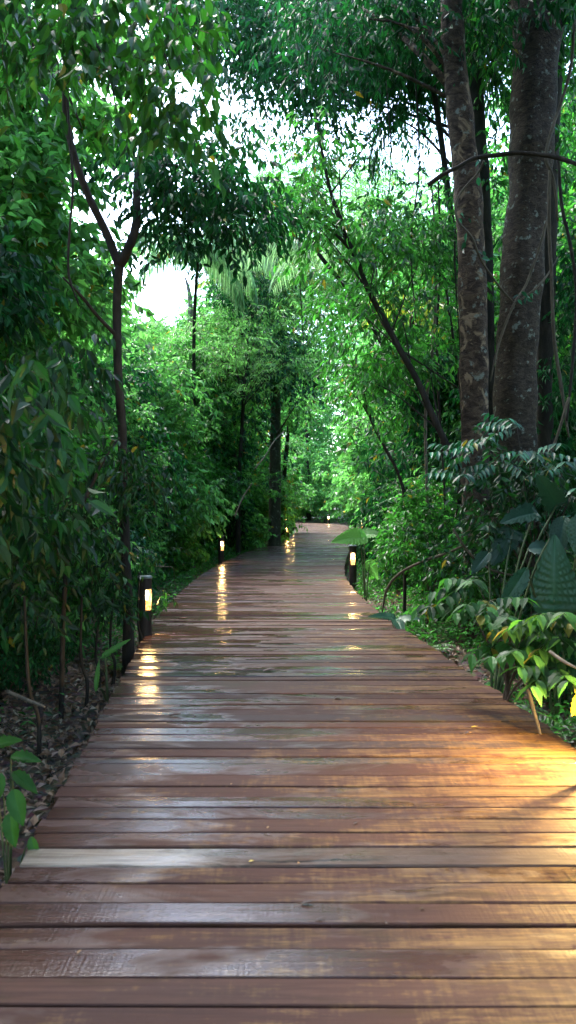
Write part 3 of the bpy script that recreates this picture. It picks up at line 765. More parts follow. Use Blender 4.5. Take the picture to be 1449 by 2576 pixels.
def palm(name,label,x,y,crownz,fr,mat,off=(0,0),r=.12,nf=12,L_=2.8,ll=.6,lw=.035,azs=None,trunk=True,hang=.5,bend=1.5,els=(.3,1.2),n=34,group=None,cat='palm',stem=None):
    b=np.array([x+off[0],y+off[1],G0(x+off[0],y+off[1])]); root=empty(name,b,label,cat,group); ox,oy=-off[0],-off[1]
    if trunk:
        g=Geo(); add_tube(g,[(0,0,0),(.1+ox*.15,oy*.15,(crownz-b[2])*.4),(ox*.6,oy*.6,(crownz-b[2])*.8),(ox,oy,crownz-b[2])],[r*1.3,r,r*.8],sides=10,n=8); g.obj('trunk',M['bark_dark'],root)
    for k in range(nf):
        az=(azs[k] if azs else k*2.4+R.uniform(-.3,.3)); el=R.uniform(*els)
        pts,lg=frond_geo((ox,oy,crownz-b[2]),az,el,L_*R.uniform(.8,1.1),n,ll,lw,bend*R.uniform(.8,1.2),hang)
        g=Geo(); g.add(*lg); add_tube(g,pts,[.022*L_/2.8,.004],sides=4,n=1,cap=False,mat=1); g.obj('frond',[M[mat],M['stem']],root,smooth=False)
    return root
def pz(x,y,Y): p=at(x,y,Y); return p[0],p[1],p[2]
x,y,z=pz(500,640,19.); palm('palm_tree','palm with long grey green drooping fronds under the sky gap',x,y,z,0,'palm_grey',off=(-.6,2.5),r=.05,nf=14,L_=2.3,ll=.85,hang=1.3,n=40,lw=.04,bend=2.2)
x,y,z=pz(800,640,14.5); palm('palm_tree','palm with one pale arching frond lit in the middle of the trees',x,y,z,0,'palm_grey',nf=8,L_=1.9,ll=.55,hang=.8,n=36,azs=[2.95,3.3,3.6,.3,1.2,2.2,5.,5.8],els=(.5,.9),bend=1.5,off=(2.7,.6),r=.05,lw=.03)
x,y,z=pz(680,720,24.); palm('palm_tree','yellow green palm behind the soft feathery tree',x,y,z,0,'leaf_yellow',nf=10,L_=2.6,ll=.55,n=34,hang=.6,off=(-2.6,.5))
x,y,z=pz(1090,215,12.5); palm('palm_tree','dark palm crown high up left of the slim patchy trunk',x,y+.1,z,0,'leaf_dark',nf=10,L_=1.9,ll=.55,n=34,hang=1.3,azs=[3.1,2.8,3.4,3.9,2.3,1.5,4.6,5.4,.5,.0],off=(.72,.3),r=.06,bend=2.)
x,y,z=pz(1035,800,15.); palm('palm_tree','low yellow lit palm glowing right of the leaning tree',x,y,z,0,'leaf_yellow',nf=9,L_=1.3,ll=.4,n=26,hang=.4,r=.06)

# ------------------------------------------------------------------ template trees and shrubs for the forest walls
def blob_crown(h0,h1,rad,nb,br,seed):
    r=np.random.default_rng(seed); B=[];Q=[]
    for k in range(nb):
        a=r.uniform(0,6.28); u=r.random()**.5; z=r.uniform(0,1); rr=rad*(math.sin(math.pi*min(.95,z*.8+.18)))**.7
        B.append((math.cos(a)*rr*u,math.sin(a)*rr*u,h0+(h1-h0)*z)); Q.append(br*r.uniform(.6,1.3))
    return np.array(B),np.array(Q),r
def tree_template(name,seed,h0,h1,rad,nb,br,dens,L_,W_,droop,mat,bark,tr,K=8,span=.42,twigs=.005,crownpart='crown'):
    B,Q,r=blob_crown(h0,h1,rad,nb,br,seed)
    g=foliage(B,Q,dens,K,span,L_,W_,droop=droop,gap=False,twigs=twigs,rng=r)
    lean=r.normal(0,.3,2)
    T=np.array([[0,0,-.2],[lean[0]*.4,lean[1]*.4,h1*.35],[lean[0],lean[1],h1*.8]])
    o=tree(name,'x',(T,[tr*1.2,tr,tr*.4]),bark,sides=9,n=6,crown=g,crown_mat=mat,limb_blobs=B[::3],lr=tr*.28,seed=seed,crown_name=crownpart)
    return o
protos={}
def place(key,maker,x,y,sc,rz,label,cat,group,zs=1.,name=None):
    if key not in protos: o=maker(); protos[key]=o
    else: o=copy_tree(protos[key])
    o.location=(x,y,float(gz(x,y))+.02); o.scale=(sc,sc,sc*zs); o.rotation_euler=(0,0,rz)
    o['label']=label; o['category']=cat; o['group']=group
    return o
def _(): pass
TT={'t0':lambda:tree_template('forest_tree',21,.5,10.,2.5,52,.9,34,.25,.125,.6,M['leaf_mid'],M['bark_dark'],.13),
    't1':lambda:tree_template('forest_tree',22,.5,10.,2.7,56,.9,33,.24,.12,.45,M['leaf_bright'],M['bark_dark'],.12),
    't2':lambda:tree_template('forest_tree',23,.8,10.,2.5,50,.9,42,.22,.08,1.1,M['leaf_dark'],M['bark_dark'],.15),
    't3':lambda:tree_template('forest_tree',24,6.6,12.5,3.6,40,1.0,60,.22,.08,1.,M['leaf_dark'],M['bark_dark'],.16),
    's4':lambda:tree_template('shrub',35,.1,3.4,1.0,30,.42,150,.14,.06,.7,M['leaf_bright'],M['twig'],.03,span=.28,twigs=.004,crownpart='foliage'),
    's0':lambda:tree_template('shrub',31,.15,2.3,.85,18,.38,190,.12,.06,.55,M['leaf_mid'],M['twig'],.02,span=.24,twigs=.003,crownpart='foliage'),
    's1':lambda:tree_template('shrub',32,.1,2.0,.9,16,.38,180,.13,.056,.9,M['leaf_dark'],M['twig'],.02,span=.24,twigs=.003,crownpart='foliage'),
    's2':lambda:tree_template('shrub',33,.1,1.4,.7,14,.32,190,.14,.06,.5,M['leaf_teal'],M['twig'],.015,span=.22,twigs=.003,crownpart='foliage'),
    's3':lambda:tree_template('shrub',34,.1,3.6,.95,30,.42,150,.15,.058,.9,M['leaf_dark'],M['twig'],.03,span=.3,twigs=.004,crownpart='foliage')}
def prof(x):   # how high the far trees may rise, seen from the path
    return float(np.interp(x,[-300,60,150,230,300,345,470,520,600,640,900,1050,1150,1300],[60,120,330,560,700,830,830,700,600,420,430,480,300,40]))
side_word=lambda x:'left' if x<0 else 'right'
# big trees
rr=random.Random(3)
spots=[]
tries=0
top_r=lambda Y:min(3.,.8+Y*.06)
while len(spots)<120 and tries<12000:
    tries+=1
    Y=rr.uniform(9,75); X=rr.uniform(-1,1)*(4+Y*.55)
    l,r_=float(edge(LE,min(Y,49))),float(edge(RE,min(Y,49)))
    if Y<50 and l-1.2-top_r(Y)<X<r_+1.2+top_r(Y): continue
    if 48<Y<64 and -16<X<6.5: continue
    px=CX+F*X/Y
    top=min(CH+(HY-prof(px))/F*Y, 15.+rr.uniform(-2,2))
    for _ in range(3):
        rp=F*2.9*top/10/Y
        for q in (-1,-.6,.6,1): top=min(top, CH+(HY-prof(px+rp*q))/F*Y*(1 if abs(q)<.9 else 1.35))
    if top<2.5: continue
    if any(math.hypot(X-a,Y-b)<(1.7+Y*.012) for a,b,_ in spots): continue
    if Y<13 and abs(X)<5 : continue
    spots.append((X,Y,top))
for X,Y,top in spots:
    px=CX+F*X/Y
    w=[.40,.58,.02] if px<1000 else [.5,.35,.15]
    if 300<px<900: w=[.35,.6,.05]
    k=rr.choices(['t0','t1','t2'],w)[0]
    lab={'t0':'mid green forest tree in the wall of trees','t1':'bright light green forest tree in the wall of trees','t2':'dark leaved forest tree in the wall of trees'}[k]
    place(k,TT[k],X,Y,top/10.3,rr.uniform(0,6.28),lab+(' left of the path' if X<1 else ' right of the path'),'tree','forest trees %s of the path'%('left' if X<1 else 'right'))
# trees set close along both sides
for X,Y,top,k in [(-3.9,11.5,3.6,'t1'),(-3.5,14.5,4.2,'t1'),(-3.7,18,5.6,'t1'),(-3.0,21.5,6.5,'t0'),(-2.7,25,8.2,'t1'),(-1.8,29.,9.4,'t1'),(-2.6,33,10.5,'t0'),(-4.6,24,7.6,'t1'),(-1.9,37,11,'t1'),(-6,15,4.6,'t1'),(-6.2,20,5.4,'t1'),(-5.5,27,8,'t0'),(-7,32,8,'t1'),
                 (3.9,15.5,6.5,'t0'),(4.4,19.5,8.5,'t1'),(5.2,24,10,'t0'),(6.2,29,12,'t1'),(7.,34,14,'t0'),(6.6,41,15,'t1'),(4.9,11.5,6,'t2'),(6.2,14,8,'t0')]:
    place(k,TT[k],X,Y,top/10.3,rr.uniform(0,6.28),{'t0':'mid green','t1':'bright light green','t2':'dark leaved'}[k]+' low branched tree crowding the edge of the boardwalk','tree','low branched trees crowding the boardwalk')
# unseen trees added beside and behind the viewer to darken the place
for X,Y,top in [(-5.6,4.5,9),(-5.5,.5,10),(5.9,3.6,9),(5.6,-.5,10),(-4.8,-4,11),(4.9,-4.5,11),(-8,-1,12),(8.5,0,12),(0,-9,12),(-9,1.5,13),(9.5,4.5,13)]:
    place('t2',TT['t2'],X,Y,top/10.3,rr.uniform(0,6.28),'dark leaved tree added out of view to shade the near end of the boardwalk','tree','shade trees added around the near end of the boardwalk')
for X,Y in [(-4.2,1.2),(4.4,1.8),(-4.3,5.4),(4.6,5.8),(-4.2,-3.2),(4.6,-2.6),(-1.9,-3.4),(2.9,-6)]:  # tall crowns added overhead, out of view, to block sky light from the deck
    place('t3',TT['t3'],X,Y,1.0,rr.uniform(0,6.28),'tall tree added to block the sky light above the near planks','tree','tall shade trees added above the near end of the boardwalk')
# shrubs
sp=[]; tries=0
while len(sp)<210 and tries<20000:
    tries+=1
    Y=rr.uniform(3.6,46) if rr.random()<.75 else rr.uniform(3.6,16)
    X=rr.uniform(-1,1)*(3.4+Y*.30)
    l,r_=float(edge(LE,min(Y,49))),float(edge(RE,min(Y,49)))
    side=-1 if X<(l+r_)/2 else 1
    dist=(l-X) if side<0 else (X-r_)
    lim=1.0 if Y>12 else (1.7 if side<0 else 1.5)
    if side<0 and Y<8.8:
        if X>-3.4: continue
    if side>0 and Y<8: lim=2.0
    if dist<lim or dist>6: continue
    if any(math.hypot(X-a,Y-b)<.75 for a,b in sp): continue
    sp.append((X,Y))
sp+=[(-2.45,7.0),(-2.9,7.9),(-3.1,6.6),(-2.6,8.9),(2.5,6.6),(2.15,8.0),(2.3,9.3),(2.9,7.3),(2.9,5.6),(3.1,8.7),(1.9,10.2)]
for X,Y in sp:
    l,r_=float(edge(LE,min(Y,49))),float(edge(RE,min(Y,49)))
    side=-1 if X<(l+r_)/2 else 1; dist=(l-X) if side<0 else (X-r_)
    if side<0: k=rr.choices(['s0','s1','s2','s3','s4'],[.3,.15,.1,.2,.25] if Y<14 else [.3,.1,.1,.1,.4])[0]
    else: k=rr.choices(['s0','s1','s2','s3','s4'],[.4,.15,.25,.1,.1])[0]
    sc=rr.uniform(.75,1.1)*(1+.04*min(Y,20)/4)*(1 if dist>1.5 else .75)*(.62 if Y<9.5 and dist<1.7 else 1)*(1.25 if side<0 and 9<Y<30 and dist>1.4 else 1)
    if k in('s3','s4') and dist<1.5: k='s0'
    lab={'s0':'mid green leafy shrub','s1':'dark drooping leafy shrub','s2':'low bluish green broad leaved shrub','s3':'tall dark leafy shrub','s4':'tall fresh green shrub'}[k]
    place(k,TT[k],X,Y,sc,rr.uniform(0,6.28),lab+(' in the undergrowth left of the boardwalk' if side<0 else ' in the undergrowth right of the boardwalk'),'shrub','undergrowth shrubs %s of the boardwalk'%('left' if side<0 else 'right'))
# shrubs at the bend
for X,Y,sc,k in [(-1.5,50.5,1.,'s4'),(.2,62,1.9,'s4'),(3,61,1.6,'s4'),(5.6,56,1.6,'s4'),(6.5,50,1.5,'s4'),(-3,63,2.,'s4'),(5.2,44,1.3,'s0'),(8,60,2.6,'s0'),(-6,64,2.6,'s0'),(5.4,40,1.1,'s2'),(-1.3,44.5,1.,'s0'),(-2.2,47,1.3,'s0'),(-.9,38,.9,'s0')]:
    place(k,TT[k],X,Y,sc,rr.uniform(0,6),'pale green shrub closing the view behind the bend of the boardwalk','shrub','shrubs behind the bend')
# light green bush on the right of the bend
B,Q,r_=blob_crown(.3,5.4,2.1,30,.7,77)
bx=at(850,1300,52); base=(bx[0]+1.6,bx[1]+6,0)
g=foliage(B,Q,60,8,.4,.2,.09,droop=.8,gap=False,rng=r_)
root=empty('light_shrub',(base[0],base[1],gz(*base[:2])-.05),'bright pale green rounded bush at the end of the path','shrub')
g.obj('foliage',[M['leaf_bright'],M['twig']],root,smooth=False)
gg=Geo(); add_tube(gg,[(0,0,-.2),(0,.1,2),(.1,0,4)],[.1,.07,.03],sides=7); gg.obj('stem',M['twig'],root)

# distant forest as one mass
nb=520; xx=R.uniform(-85,85,nb); yy=R.uniform(76,105,nb)
px=CX+F*xx/yy; hz=CH+(HY-np.array([prof(p)+60 for p in px]))/F*yy; hz=np.clip(hz,6,34)
zz=R.uniform(0,1,nb)*hz
B=np.stack([xx,yy,zz],1); g=foliage(B,np.full(nb,3.2)*R.uniform(.7,1.2,nb),9,9,1.2,.62,.26,droop=.7,gap=False)
g.obj('distant_forest',[M['leaf_mid'],M['twig']],smooth=False,label='distant mass of forest closing the view',kind='stuff')

# ------------------------------------------------------------------ ground cover
def cover():
    n=9000; y=R.uniform(2.5,45,n); sgn=R.choice([-1,1],n); d=R.gamma(1.6,.55,n)+.12
    x=np.where(sgn<0,edge(LE,y)-d,edge(RE,y)+d)
    m=(wob(np.stack([x,y,y*0],1),1.3,5)+R.normal(0,.3,n)+(y>9)*.55-((sgn<0)&(y<8.))*.9)>.1
    x,y=x[m],y[m]; z=gz(x,y)
    C=np.stack([x,y,z],1); U=R.normal(0,.5,C.shape); U[:,2]=np.abs(U[:,2])+.8
    a=sprays(C,U,7,R.uniform(.15,.38,len(C)),.085,.035,droop=.25,flat=1.2)
    g=Geo(); g.add(*leaf_geo(*a)); E=C+nrm(U)*.25; g.add(*twig_geo(C,E,.003),mat=1); return g
cover().obj('ground_cover',[M['leaf_mid'],M['stem']],smooth=False,label='low leafy ground cover along both edges of the boardwalk',kind='stuff')

# ------------------------------------------------------------------ near plants
def plate(L_,W_,kind='heart',nu=26,nv=14,veins=11,amp=.012,curl=.25,cup=.12,rng=R):
    """a big leaf as a grid; x along midrib from the stalk, y across"""
    u=np.linspace(0,1,nu)[:,None]; v=np.linspace(-1,1,nv*2+1)[None]
    if kind=='heart': w=np.clip(np.sin(np.pi*np.clip(u,0,1)**.55),0,1)**.8*(1-.25*u); back=.28
    elif kind=='ovate': w=np.sin(np.pi*u**.75)**.85; back=.03
    else: w=np.clip(np.sin(np.pi*np.clip(u,0,1)**.45),0,1)**.6; back=.10
    w=np.maximum(w,.0)
    X=u*L_-back*L_*(np.abs(v)**1.3)*(1-u)**2*np.ones_like(v)
    if kind=='lobed': w=w*(1-.22*(np.abs(np.sin(u*np.pi*5)))*1)
    Y=v*w*W_*.5*(1-.10*np.abs(np.sin(u*23+v*2))*(np.abs(v)>.8))
    ph=(u*veins-np.abs(v)*2.2)*2*np.pi
    Z=amp*np.cos(ph)*np.minimum(np.abs(v)*3,1)*w+cup*W_*(np.abs(v)**1.2)*w-curl*L_*u*u-.012*L_*np.exp(-(v*10)**2)
    X=X+0*v
    V=np.stack([X,Y,Z],-1).reshape(-1,3); n=nv*2+1
    i=np.arange(nu-1)[:,None]*n; j=np.arange(n-1)[None]
    return V,np.stack([i+j,i+j+1,i+n+j+1,i+n+j],-1).reshape(-1,4)
def orient(V,base,D,N_):
    D=nrm(np.asarray(D,float)); N_=np.asarray(N_,float); S=nrm(np.cross(N_,D)); U=np.cross(D,S)
    return np.asarray(base)+V[:,0:1]*D+V[:,1:2]*S+V[:,2:3]*U
def plant(name,label,base,leaves,mat,cat='plant',group=None,stalk='stem',r=.010):
    """leaves: (attach point, direction, up, length, width, kind)"""
    base=np.asarray(base,float); root=empty(name,base,label,cat,group)
    for p,D,N_,L_,W_,k in leaves:
        p=np.asarray(p,float)-base
        V,f=plate(L_,W_,k,amp=.034*L_/.5,veins=11 if L_>.25 else 7,nu=26 if L_>.25 else 14,nv=12 if L_>.25 else 5)
        g=Geo().add(orient(V,p,D,N_),f); g.obj('leaf',[M[mat] if isinstance(mat,str) else mat],root)
        g=Geo(); mid=(p*.55)+np.array([0,0,.15*np.linalg.norm(p)]); add_tube(g,[(0,0,0),mid,p],[r*1.3,r,r*.7],sides=6,n=6); g.obj('stalk',M['stem'],root)
    return root
# elephant ear, right
b=at(1400,1750,6.); b[2]=G0(b[0],b[1])
plant('elephant_ear_plant','broad ribbed dark green elephant ear leaves at the right edge',b,[
    (at(1395,1510,5.7),(-.05,-.15,1.),(-.35,-1,.1),.50,.40,'heart'),
    (at(1325,1430,5.6),(-.5,-.1,-.8),(.2,-1,.35),.38,.15,'ovate'),
    (at(1475,1290,5.6),(-.25,-.1,-1.),(-.6,-.9,.5),.36,.24,'ovate')],'bigleaf')
b=at(1240,1600,6.4); b[2]=G0(b[0],b[1])
M['philo']=leafmat('climber_leaf',(.012,.045,.026),(.018,.060,.034),(.03,.12,.03),.10,.38,.0,spec=.4)
plant('climbing_philodendron','torn blue green broad leaves at the foot of the thick trunk',b,[
    (at(1290,1340,6.9),(-.6,-.3,-.7),(.1,-.6,.9),.36,.30,'lobed'),
    (at(1345,1290,6.7),(-.8,-.3,-.1),(.1,-.8,.7),.34,.26,'lobed'),
    (at(1330,1380,6.5),(.7,-.3,.05),(0,-.8,.6),.24,.16,'ovate'),
    (at(1400,1270,6.6),(-.5,-.4,.6),(-.3,-.9,.2),.34,.28,'lobed'),
    (at(1420,1300,6.3),(-.3,-.3,-.8),(-.5,-.9,.3),.36,.2,'ovate'),
    (at(1230,1390,6.6),(-.6,-.4,-.5),(0,-.7,.7),.26,.14,'ovate')],'philo')
# compound leaf branch (teal) right
def compound(g,base,D,L_,n,ll,lw,up=(0,0,1),drop=.5):
    D=nrm(np.asarray(D,float)); t=np.linspace(.3,1,n)[:,None]; C=np.asarray(base)+D*L_*t; C[:,2]-=drop*L_*.35*(t[:,0]**2)
    S=nrm(np.cross(D,up)); P=np.repeat(C,2,0); sg=np.tile([1,-1],n)[:,None]
    DD=S*sg*.8+D*.55+R.normal(0,.08,P.shape); DD[:,2]-=drop
    g.add(*leaf_geo(P,DD,np.tile(up,(len(P),1))+R.normal(0,.15,P.shape),ll*R.uniform(.85,1.1,len(P)),lw,hi=True,fold=.15,curl=.3))
    g.add(*twig_geo(np.array([base]),C[-1:],.004),mat=1)
def compound_bush(name,label,base,ends,mat,ll=.11,lw=.035,L_=.36,n=5,cat='shrub'):
    base=np.asarray(base,float); root=empty(name,base,label,cat); g=Geo(); gs=Geo()
    for e,dirs in ends:
        e=np.asarray(e,float); hub=base+np.array([.05,0,.45*(e[2]-base[2])]); mid=hub*.5+e*.5+np.array([0,0,.08])
        add_tube(gs,[base,hub,mid,e],[.012,.010,.007,.004],sides=5,n=5)
        for d in dirs: compound(g,e,d,L_*R.uniform(.8,1.1),n,ll,lw)
    rebase(g,base).obj('foliage',[M[mat],M['stem']],root,smooth=False); rebase(gs,base).obj('stem',M['twig'],root)
    return root
def fan(k,yaw0=math.pi,spread=2.2,el=.1):
    out=[]
    for i in range(k):
        a=yaw0+(i/(max(k-1,1))-.5)*spread+R.uniform(-.15,.15); out.append((math.cos(a),math.sin(a)*.6-.35,el+R.uniform(-.25,.25)))
    return out
b=at(1330,1500,7.2); b[2]=G0(b[0],b[1])
compound_bush('compound_leaf_shrub','sea green shrub with paired leaflets in front of the thick trunk',b,
    [(at(1300,1075,7.3),fan(5)),(at(1235,1105,7.3),fan(4)),(at(1345,1135,7.1),fan(5,yaw0=math.pi*1.4)),(at(1180,1140,7.4),fan(3)),(at(1180,1200,7.2),fan(3)),(at(1420,1170,7.),fan(5,yaw0=4.4)),(at(1440,1240,6.9),fan(4,yaw0=4.)),(at(1250,1165,7.3),fan(3,yaw0=4.))],'leaf_teal',ll=.125,lw=.042,L_=.40)
lb,lrR=rect_blobs([(1190,1470,1120,1330,6.9,8.2,20,.22),(1120,1300,1300,1480,7.,8.4,12,.2),(1340,1500,1380,1600,5.8,6.8,8,.2),(1150,1250,1200,1300,7.4,8,5,.16)])
b=at(1370,1560,7.6); b[2]=G0(b[0],b[1]); P1=np.array([b,at(1360,1400,7.6),at(1340,1250,7.5),at(1330,1130,7.4)])
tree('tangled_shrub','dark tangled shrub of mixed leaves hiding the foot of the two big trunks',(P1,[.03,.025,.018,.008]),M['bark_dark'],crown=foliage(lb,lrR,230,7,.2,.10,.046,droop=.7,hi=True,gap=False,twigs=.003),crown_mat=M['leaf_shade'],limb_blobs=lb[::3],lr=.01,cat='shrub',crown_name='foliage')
b=at(1260,1800,5.6); b[2]=G0(b[0],b[1])
compound_bush('broad_leaf_shrub','leafy green shrub with some yellow leaves leaning over the right edge',b,
    [(at(1200,1465,5.6),fan(5)),(at(1160,1520,5.7),fan(4)),(at(1235,1510,5.4),fan(5,yaw0=4.2)),(at(1290,1555,5.2),fan(5,yaw0=4.2)),(at(1350,1560,5.0),fan(5,yaw0=4.)),(at(1400,1600,4.9),fan(5,yaw0=3.8)),(at(1330,1640,4.9),fan(4,yaw0=4.4)),(at(1430,1545,4.8),fan(4,yaw0=4)),(at(1260,1610,5.2),fan(4,yaw0=4.4)),(at(1390,1680,4.7),fan(4,yaw0=4.3))],'leaf_shrub',ll=.135,lw=.065,L_=.30,n=4)
b=at(1480,1900,4.0); b[2]=G0(b[0],b[1])
plant('lime_leaf_plant','single glowing lime green leaf poking in at the right edge',b,[(at(1475,1745,3.9),(-.35,-.1,-.45),(-.4,-.8,.5),.14,.075,'ovate'),(at(1500,1790,3.9),(-.2,-.1,-.6),(-.5,-.8,.5),.12,.07,'ovate')],'leaf_yellow')
b=at(920,1500,12.6); b[2]=G0(b[0],b[1])
plant('broad_leaf_plant','broad bright green leaf reaching over the deck above the right lamp',b,[
    (at(905,1352,12.6),(-.9,-.35,.0),(.1,-.75,.65),.50,.42,'heart'),(at(930,1420,12.8),(.3,-.2,-.5),(0,-.9,.4),.3,.24,'heart'),(at(915,1345,12.8),(.6,-.4,.1),(0,-.7,.7),.36,.3,'heart')],'leaf_bright')
b=at(1000,1600,8.6); b[2]=G0(b[0],b[1])
plant('low_arum_plant','low dark green arrow leaves hugging the right rim of the deck',b,[(at(985,1555,9.0),(-.8,-.3,.25),(0,-.5,.85),.30,.17,'heart'),(at(1000,1565,8.9),(.1,-.5,-.2),(0,-.6,.8),.26,.16,'heart'),(at(1010,1560,9.),(.6,-.3,.2),(0,-.5,.8),.24,.15,'heart')],'bigleaf')
# ferns
def fern(name,label,base,nf,L_,mat='fern',azs=None,els=(.5,1.1),ll=.10,lw=.022,n=22,group=None):
    root=empty(name,base,label,'fern',group)
    for k in range(nf):
        az=azs[k] if azs else k*2.4; pts,lg=frond_geo((0,0,0),az,R.uniform(*els),L_*R.uniform(.8,1.1),n,ll,lw,1.3,.15)
        g=Geo(); g.add(*lg); add_tube(g,pts,[.005,.002],sides=4,n=1,cap=False,mat=1); g.obj('frond',[M[mat],M['stem']],root,smooth=False)
    return root
def gp(x,y,dz=0):
    return (x,y,float(gz(x,y))+dz)
def gpix(px,py,Y): p=at(px,py,Y); return gp(p[0],p[1])
fern('fern','yellow green fern arching over the right rim beside the broad leaf shrub',gpix(1200,1700,6.),9,.75,azs=[3.1,3.5,2.6,4.2,4.8,5.4,.2,1.,2.])
fern('fern','small fern under the big shrub at the lower right',gpix(1310,1850,4.6),7,.4,ll=.07)
fern('fern','small fern sprouting beside the nearest left lamp, catching light',gpix(440,1500,10.),8,.7,azs=None,ll=.11)
fern('fern','low fern by the dark stems left of the boardwalk',gpix(300,1640,7.8),5,.38,els=(.9,1.3))
fern('fern','pale fern tuft on the ground right of the boardwalk',gpix(1060,1620,8.6),9,.5,ll=.08)
# upright blade plant left
b=gpix(270,1700,6.6)
plant('blade_leaf_plant','single ribbed bright green fern blade standing in the leaf litter',b,[(at(262,1650,6.6),(.6,.1,.45),(-.2,-.9,.3),.26,.07,'lobed'),(at(240,1740,6.2),(.05,0,1.),(0,-1,.1),.26,.045,'ovate')],'leaf_bright')
# bottom left sapling
b=at(20,2150,3.3); b[2]=G0(b[0],b[1])
plant('broad_leaf_sapling','broad soft green leaves at the lower left edge of the picture',b,[
    (at(25,1905,3.3),(.9,-.2,.05),(-.1,-.5,.8),.14,.065,'ovate'),(at(30,1945,3.3),(.8,-.4,-.35),(0,-.6,.8),.15,.065,'ovate'),(at(0,1950,3.2),(-.2,-.5,-.7),(.1,-.8,.5),.16,.09,'ovate'),
    (at(30,1990,3.1),(.35,-.4,-.8),(.1,-.9,.4),.15,.085,'ovate'),(at(20,2050,3.1),(.2,-.3,-.9),(0,-1,.3),.14,.075,'ovate'),(at(-30,1880,3.3),(.7,-.2,.3),(0,-.6,.8),.16,.07,'ovate'),
    (at(75,2110,3.2),(.3,-.3,-.9),(0,-.9,.3),.10,.05,'ovate')],'leaf_shrub',r=.004)
# near dark leaves left edge
lb,lrR=rect_blobs([(-90,60,960,1200,3.9,4.8,11,.2),(-60,140,1100,1330,4.6,5.8,11,.22),(0,200,880,1060,5,6.5,8,.2)])
b=at(-160,1600,4.6); b[2]=G0(b[0],b[1]); P1=np.array([b,at(-150,1300,4.6),at(-80,1100,4.6),at(10,980,4.8)])
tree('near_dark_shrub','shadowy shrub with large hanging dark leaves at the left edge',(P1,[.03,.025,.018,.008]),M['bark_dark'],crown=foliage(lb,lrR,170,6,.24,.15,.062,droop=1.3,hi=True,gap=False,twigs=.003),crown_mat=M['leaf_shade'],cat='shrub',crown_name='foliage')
# mid left hanging leaves
lb,lrR=rect_blobs([(180,420,1120,1330,6.4,7.8,13,.22),(60,300,1330,1520,5.8,7.2,13,.2),(-40,160,1380,1560,5.2,6.4,9,.2),(330,440,1380,1480,8.,9,4,.2),(250,370,1080,1300,7.,7.4,6,.17),(270,350,1330,1540,7.,7.5,6,.15)])
b=at(150,1700,6.3); b[2]=G0(b[0],b[1]); P1=np.array([b,at(170,1400,6.3),at(240,1200,6.6),at(300,1100,6.8)])
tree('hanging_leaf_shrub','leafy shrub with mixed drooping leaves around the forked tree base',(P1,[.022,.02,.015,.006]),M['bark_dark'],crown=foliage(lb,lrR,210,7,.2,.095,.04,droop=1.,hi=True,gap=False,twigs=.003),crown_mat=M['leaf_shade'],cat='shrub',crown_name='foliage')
# thin dark stems in the litter, left
for i,(px0,py0,px1,py1,Y,lab) in enumerate([(285,1480,278,1720,7.2,'thick short dark stem rising from the litter left of the lamp'),(205,1500,212,1760,6.5,'second dark stem from the lamp, standing in the leaf litter'),(60,1500,95,1880,5.2,'leaning dark stem near the left edge of the picture'),(350,1440,352,1640,8.2,'dark stem right behind the nearest left lamp'),(250,1530,240,1690,7.,'thin dark stem between two thicker ones left of the lamp')]):
    a=at(px0,py0,Y); c=at(px1,py1,Y); c[2]=G0(c[0],c[1]); 
    tree('bare_sapling',lab,(np.array([c,c*.7+a*.3+[.03,0,0],(a+c)/2-[.02,0,0],a]),[.017,.015,.013,.009]),M['bark_dark'],sides=7,n=5,cat='sapling',group='bare stems left of the boardwalk')

# ------------------------------------------------------------------ lianas
def vine(name,label,pts,r,mat='liana',cat='vine',group=None,leafy=0):
    P=np.array([at(*p) for p in pts]); b=P[0]; root=empty(name,b,label,cat,group)
    g=Geo(); add_tube(g,P-b,[r]*(len(P)-1)+[r*.6],sides=7,n=8,rough=.12); g.obj('stem',M[mat],root)
    if leafy:
        Q=smooth_path(P,6); i=R.integers(0,len(Q),leafy); C=Q[i]-b; U=R.normal(size=C.shape); U[:,1]-=.5
        g=Geo(); g.add(*leaf_geo(*sprays(C,U,3,.16,.10,.05,droop=.9),hi=True)); g.obj('leaves',[M['leaf_teal'],M['twig']],root,smooth=False)
    return root
VG='woody vines hanging among the right hand trees'
vine('arching_branch','thick bare branch arching across both big trunks on the right',[(1075,470,8.5),(1110,445,8.45),(1150,425,8.4),(1190,404,8.4),(1240,396,8.4),(1300,390,8.4),(1370,396,8.3),(1420,408,8.2),(1500,440,8.)],.025,'bark_dark','branch')
vine('vine','pale vine looping down the slim patchy trunk from the arching branch',[(1215,410,8.7),(1200,440,8.8),(1160,485,8.85),(1145,520,8.85),(1150,560,8.85),(1185,600,8.8),(1210,660,8.9),(1260,730,9.2),(1292,765,9.2)],.014,group=VG,leafy=5)
vine('vine','vine forming a narrow V on the thick trunk',[(1372,560,9.3),(1350,640,9.3),(1320,720,9.3),(1292,765,9.2),(1255,860,9.2),(1232,960,9.2)],.016,group=VG)
vine('vine','short vine slanting up from the V to the right',[(1292,765,9.2),(1330,740,9.2),(1370,700,9.3),(1400,650,9.5)],.013,group=VG,leafy=3)
vine('vine','long straight vine right of the thick trunk',[(1380,430,9.),(1378,560,9.),(1385,700,9.),(1392,850,9.),(1410,970,9.),(1430,1100,8.9)],.022,group=VG)
vine('vine','twisted vine climbing past the right trunk into the top corner',[(1440,60,9.2),(1430,180,9.2),(1405,270,9.2),(1385,330,9.1),(1370,400,9.),(1390,460,9),(1400,560,9)],.02,group=VG,leafy=4)
vine('vine','dark vine nearest the right edge of the picture',[(1400,400,8.6),(1410,520,8.6),(1432,620,8.6),(1448,740,8.6),(1440,900,8.6),(1425,1060,8.6)],.02,'bark_dark',group=VG)
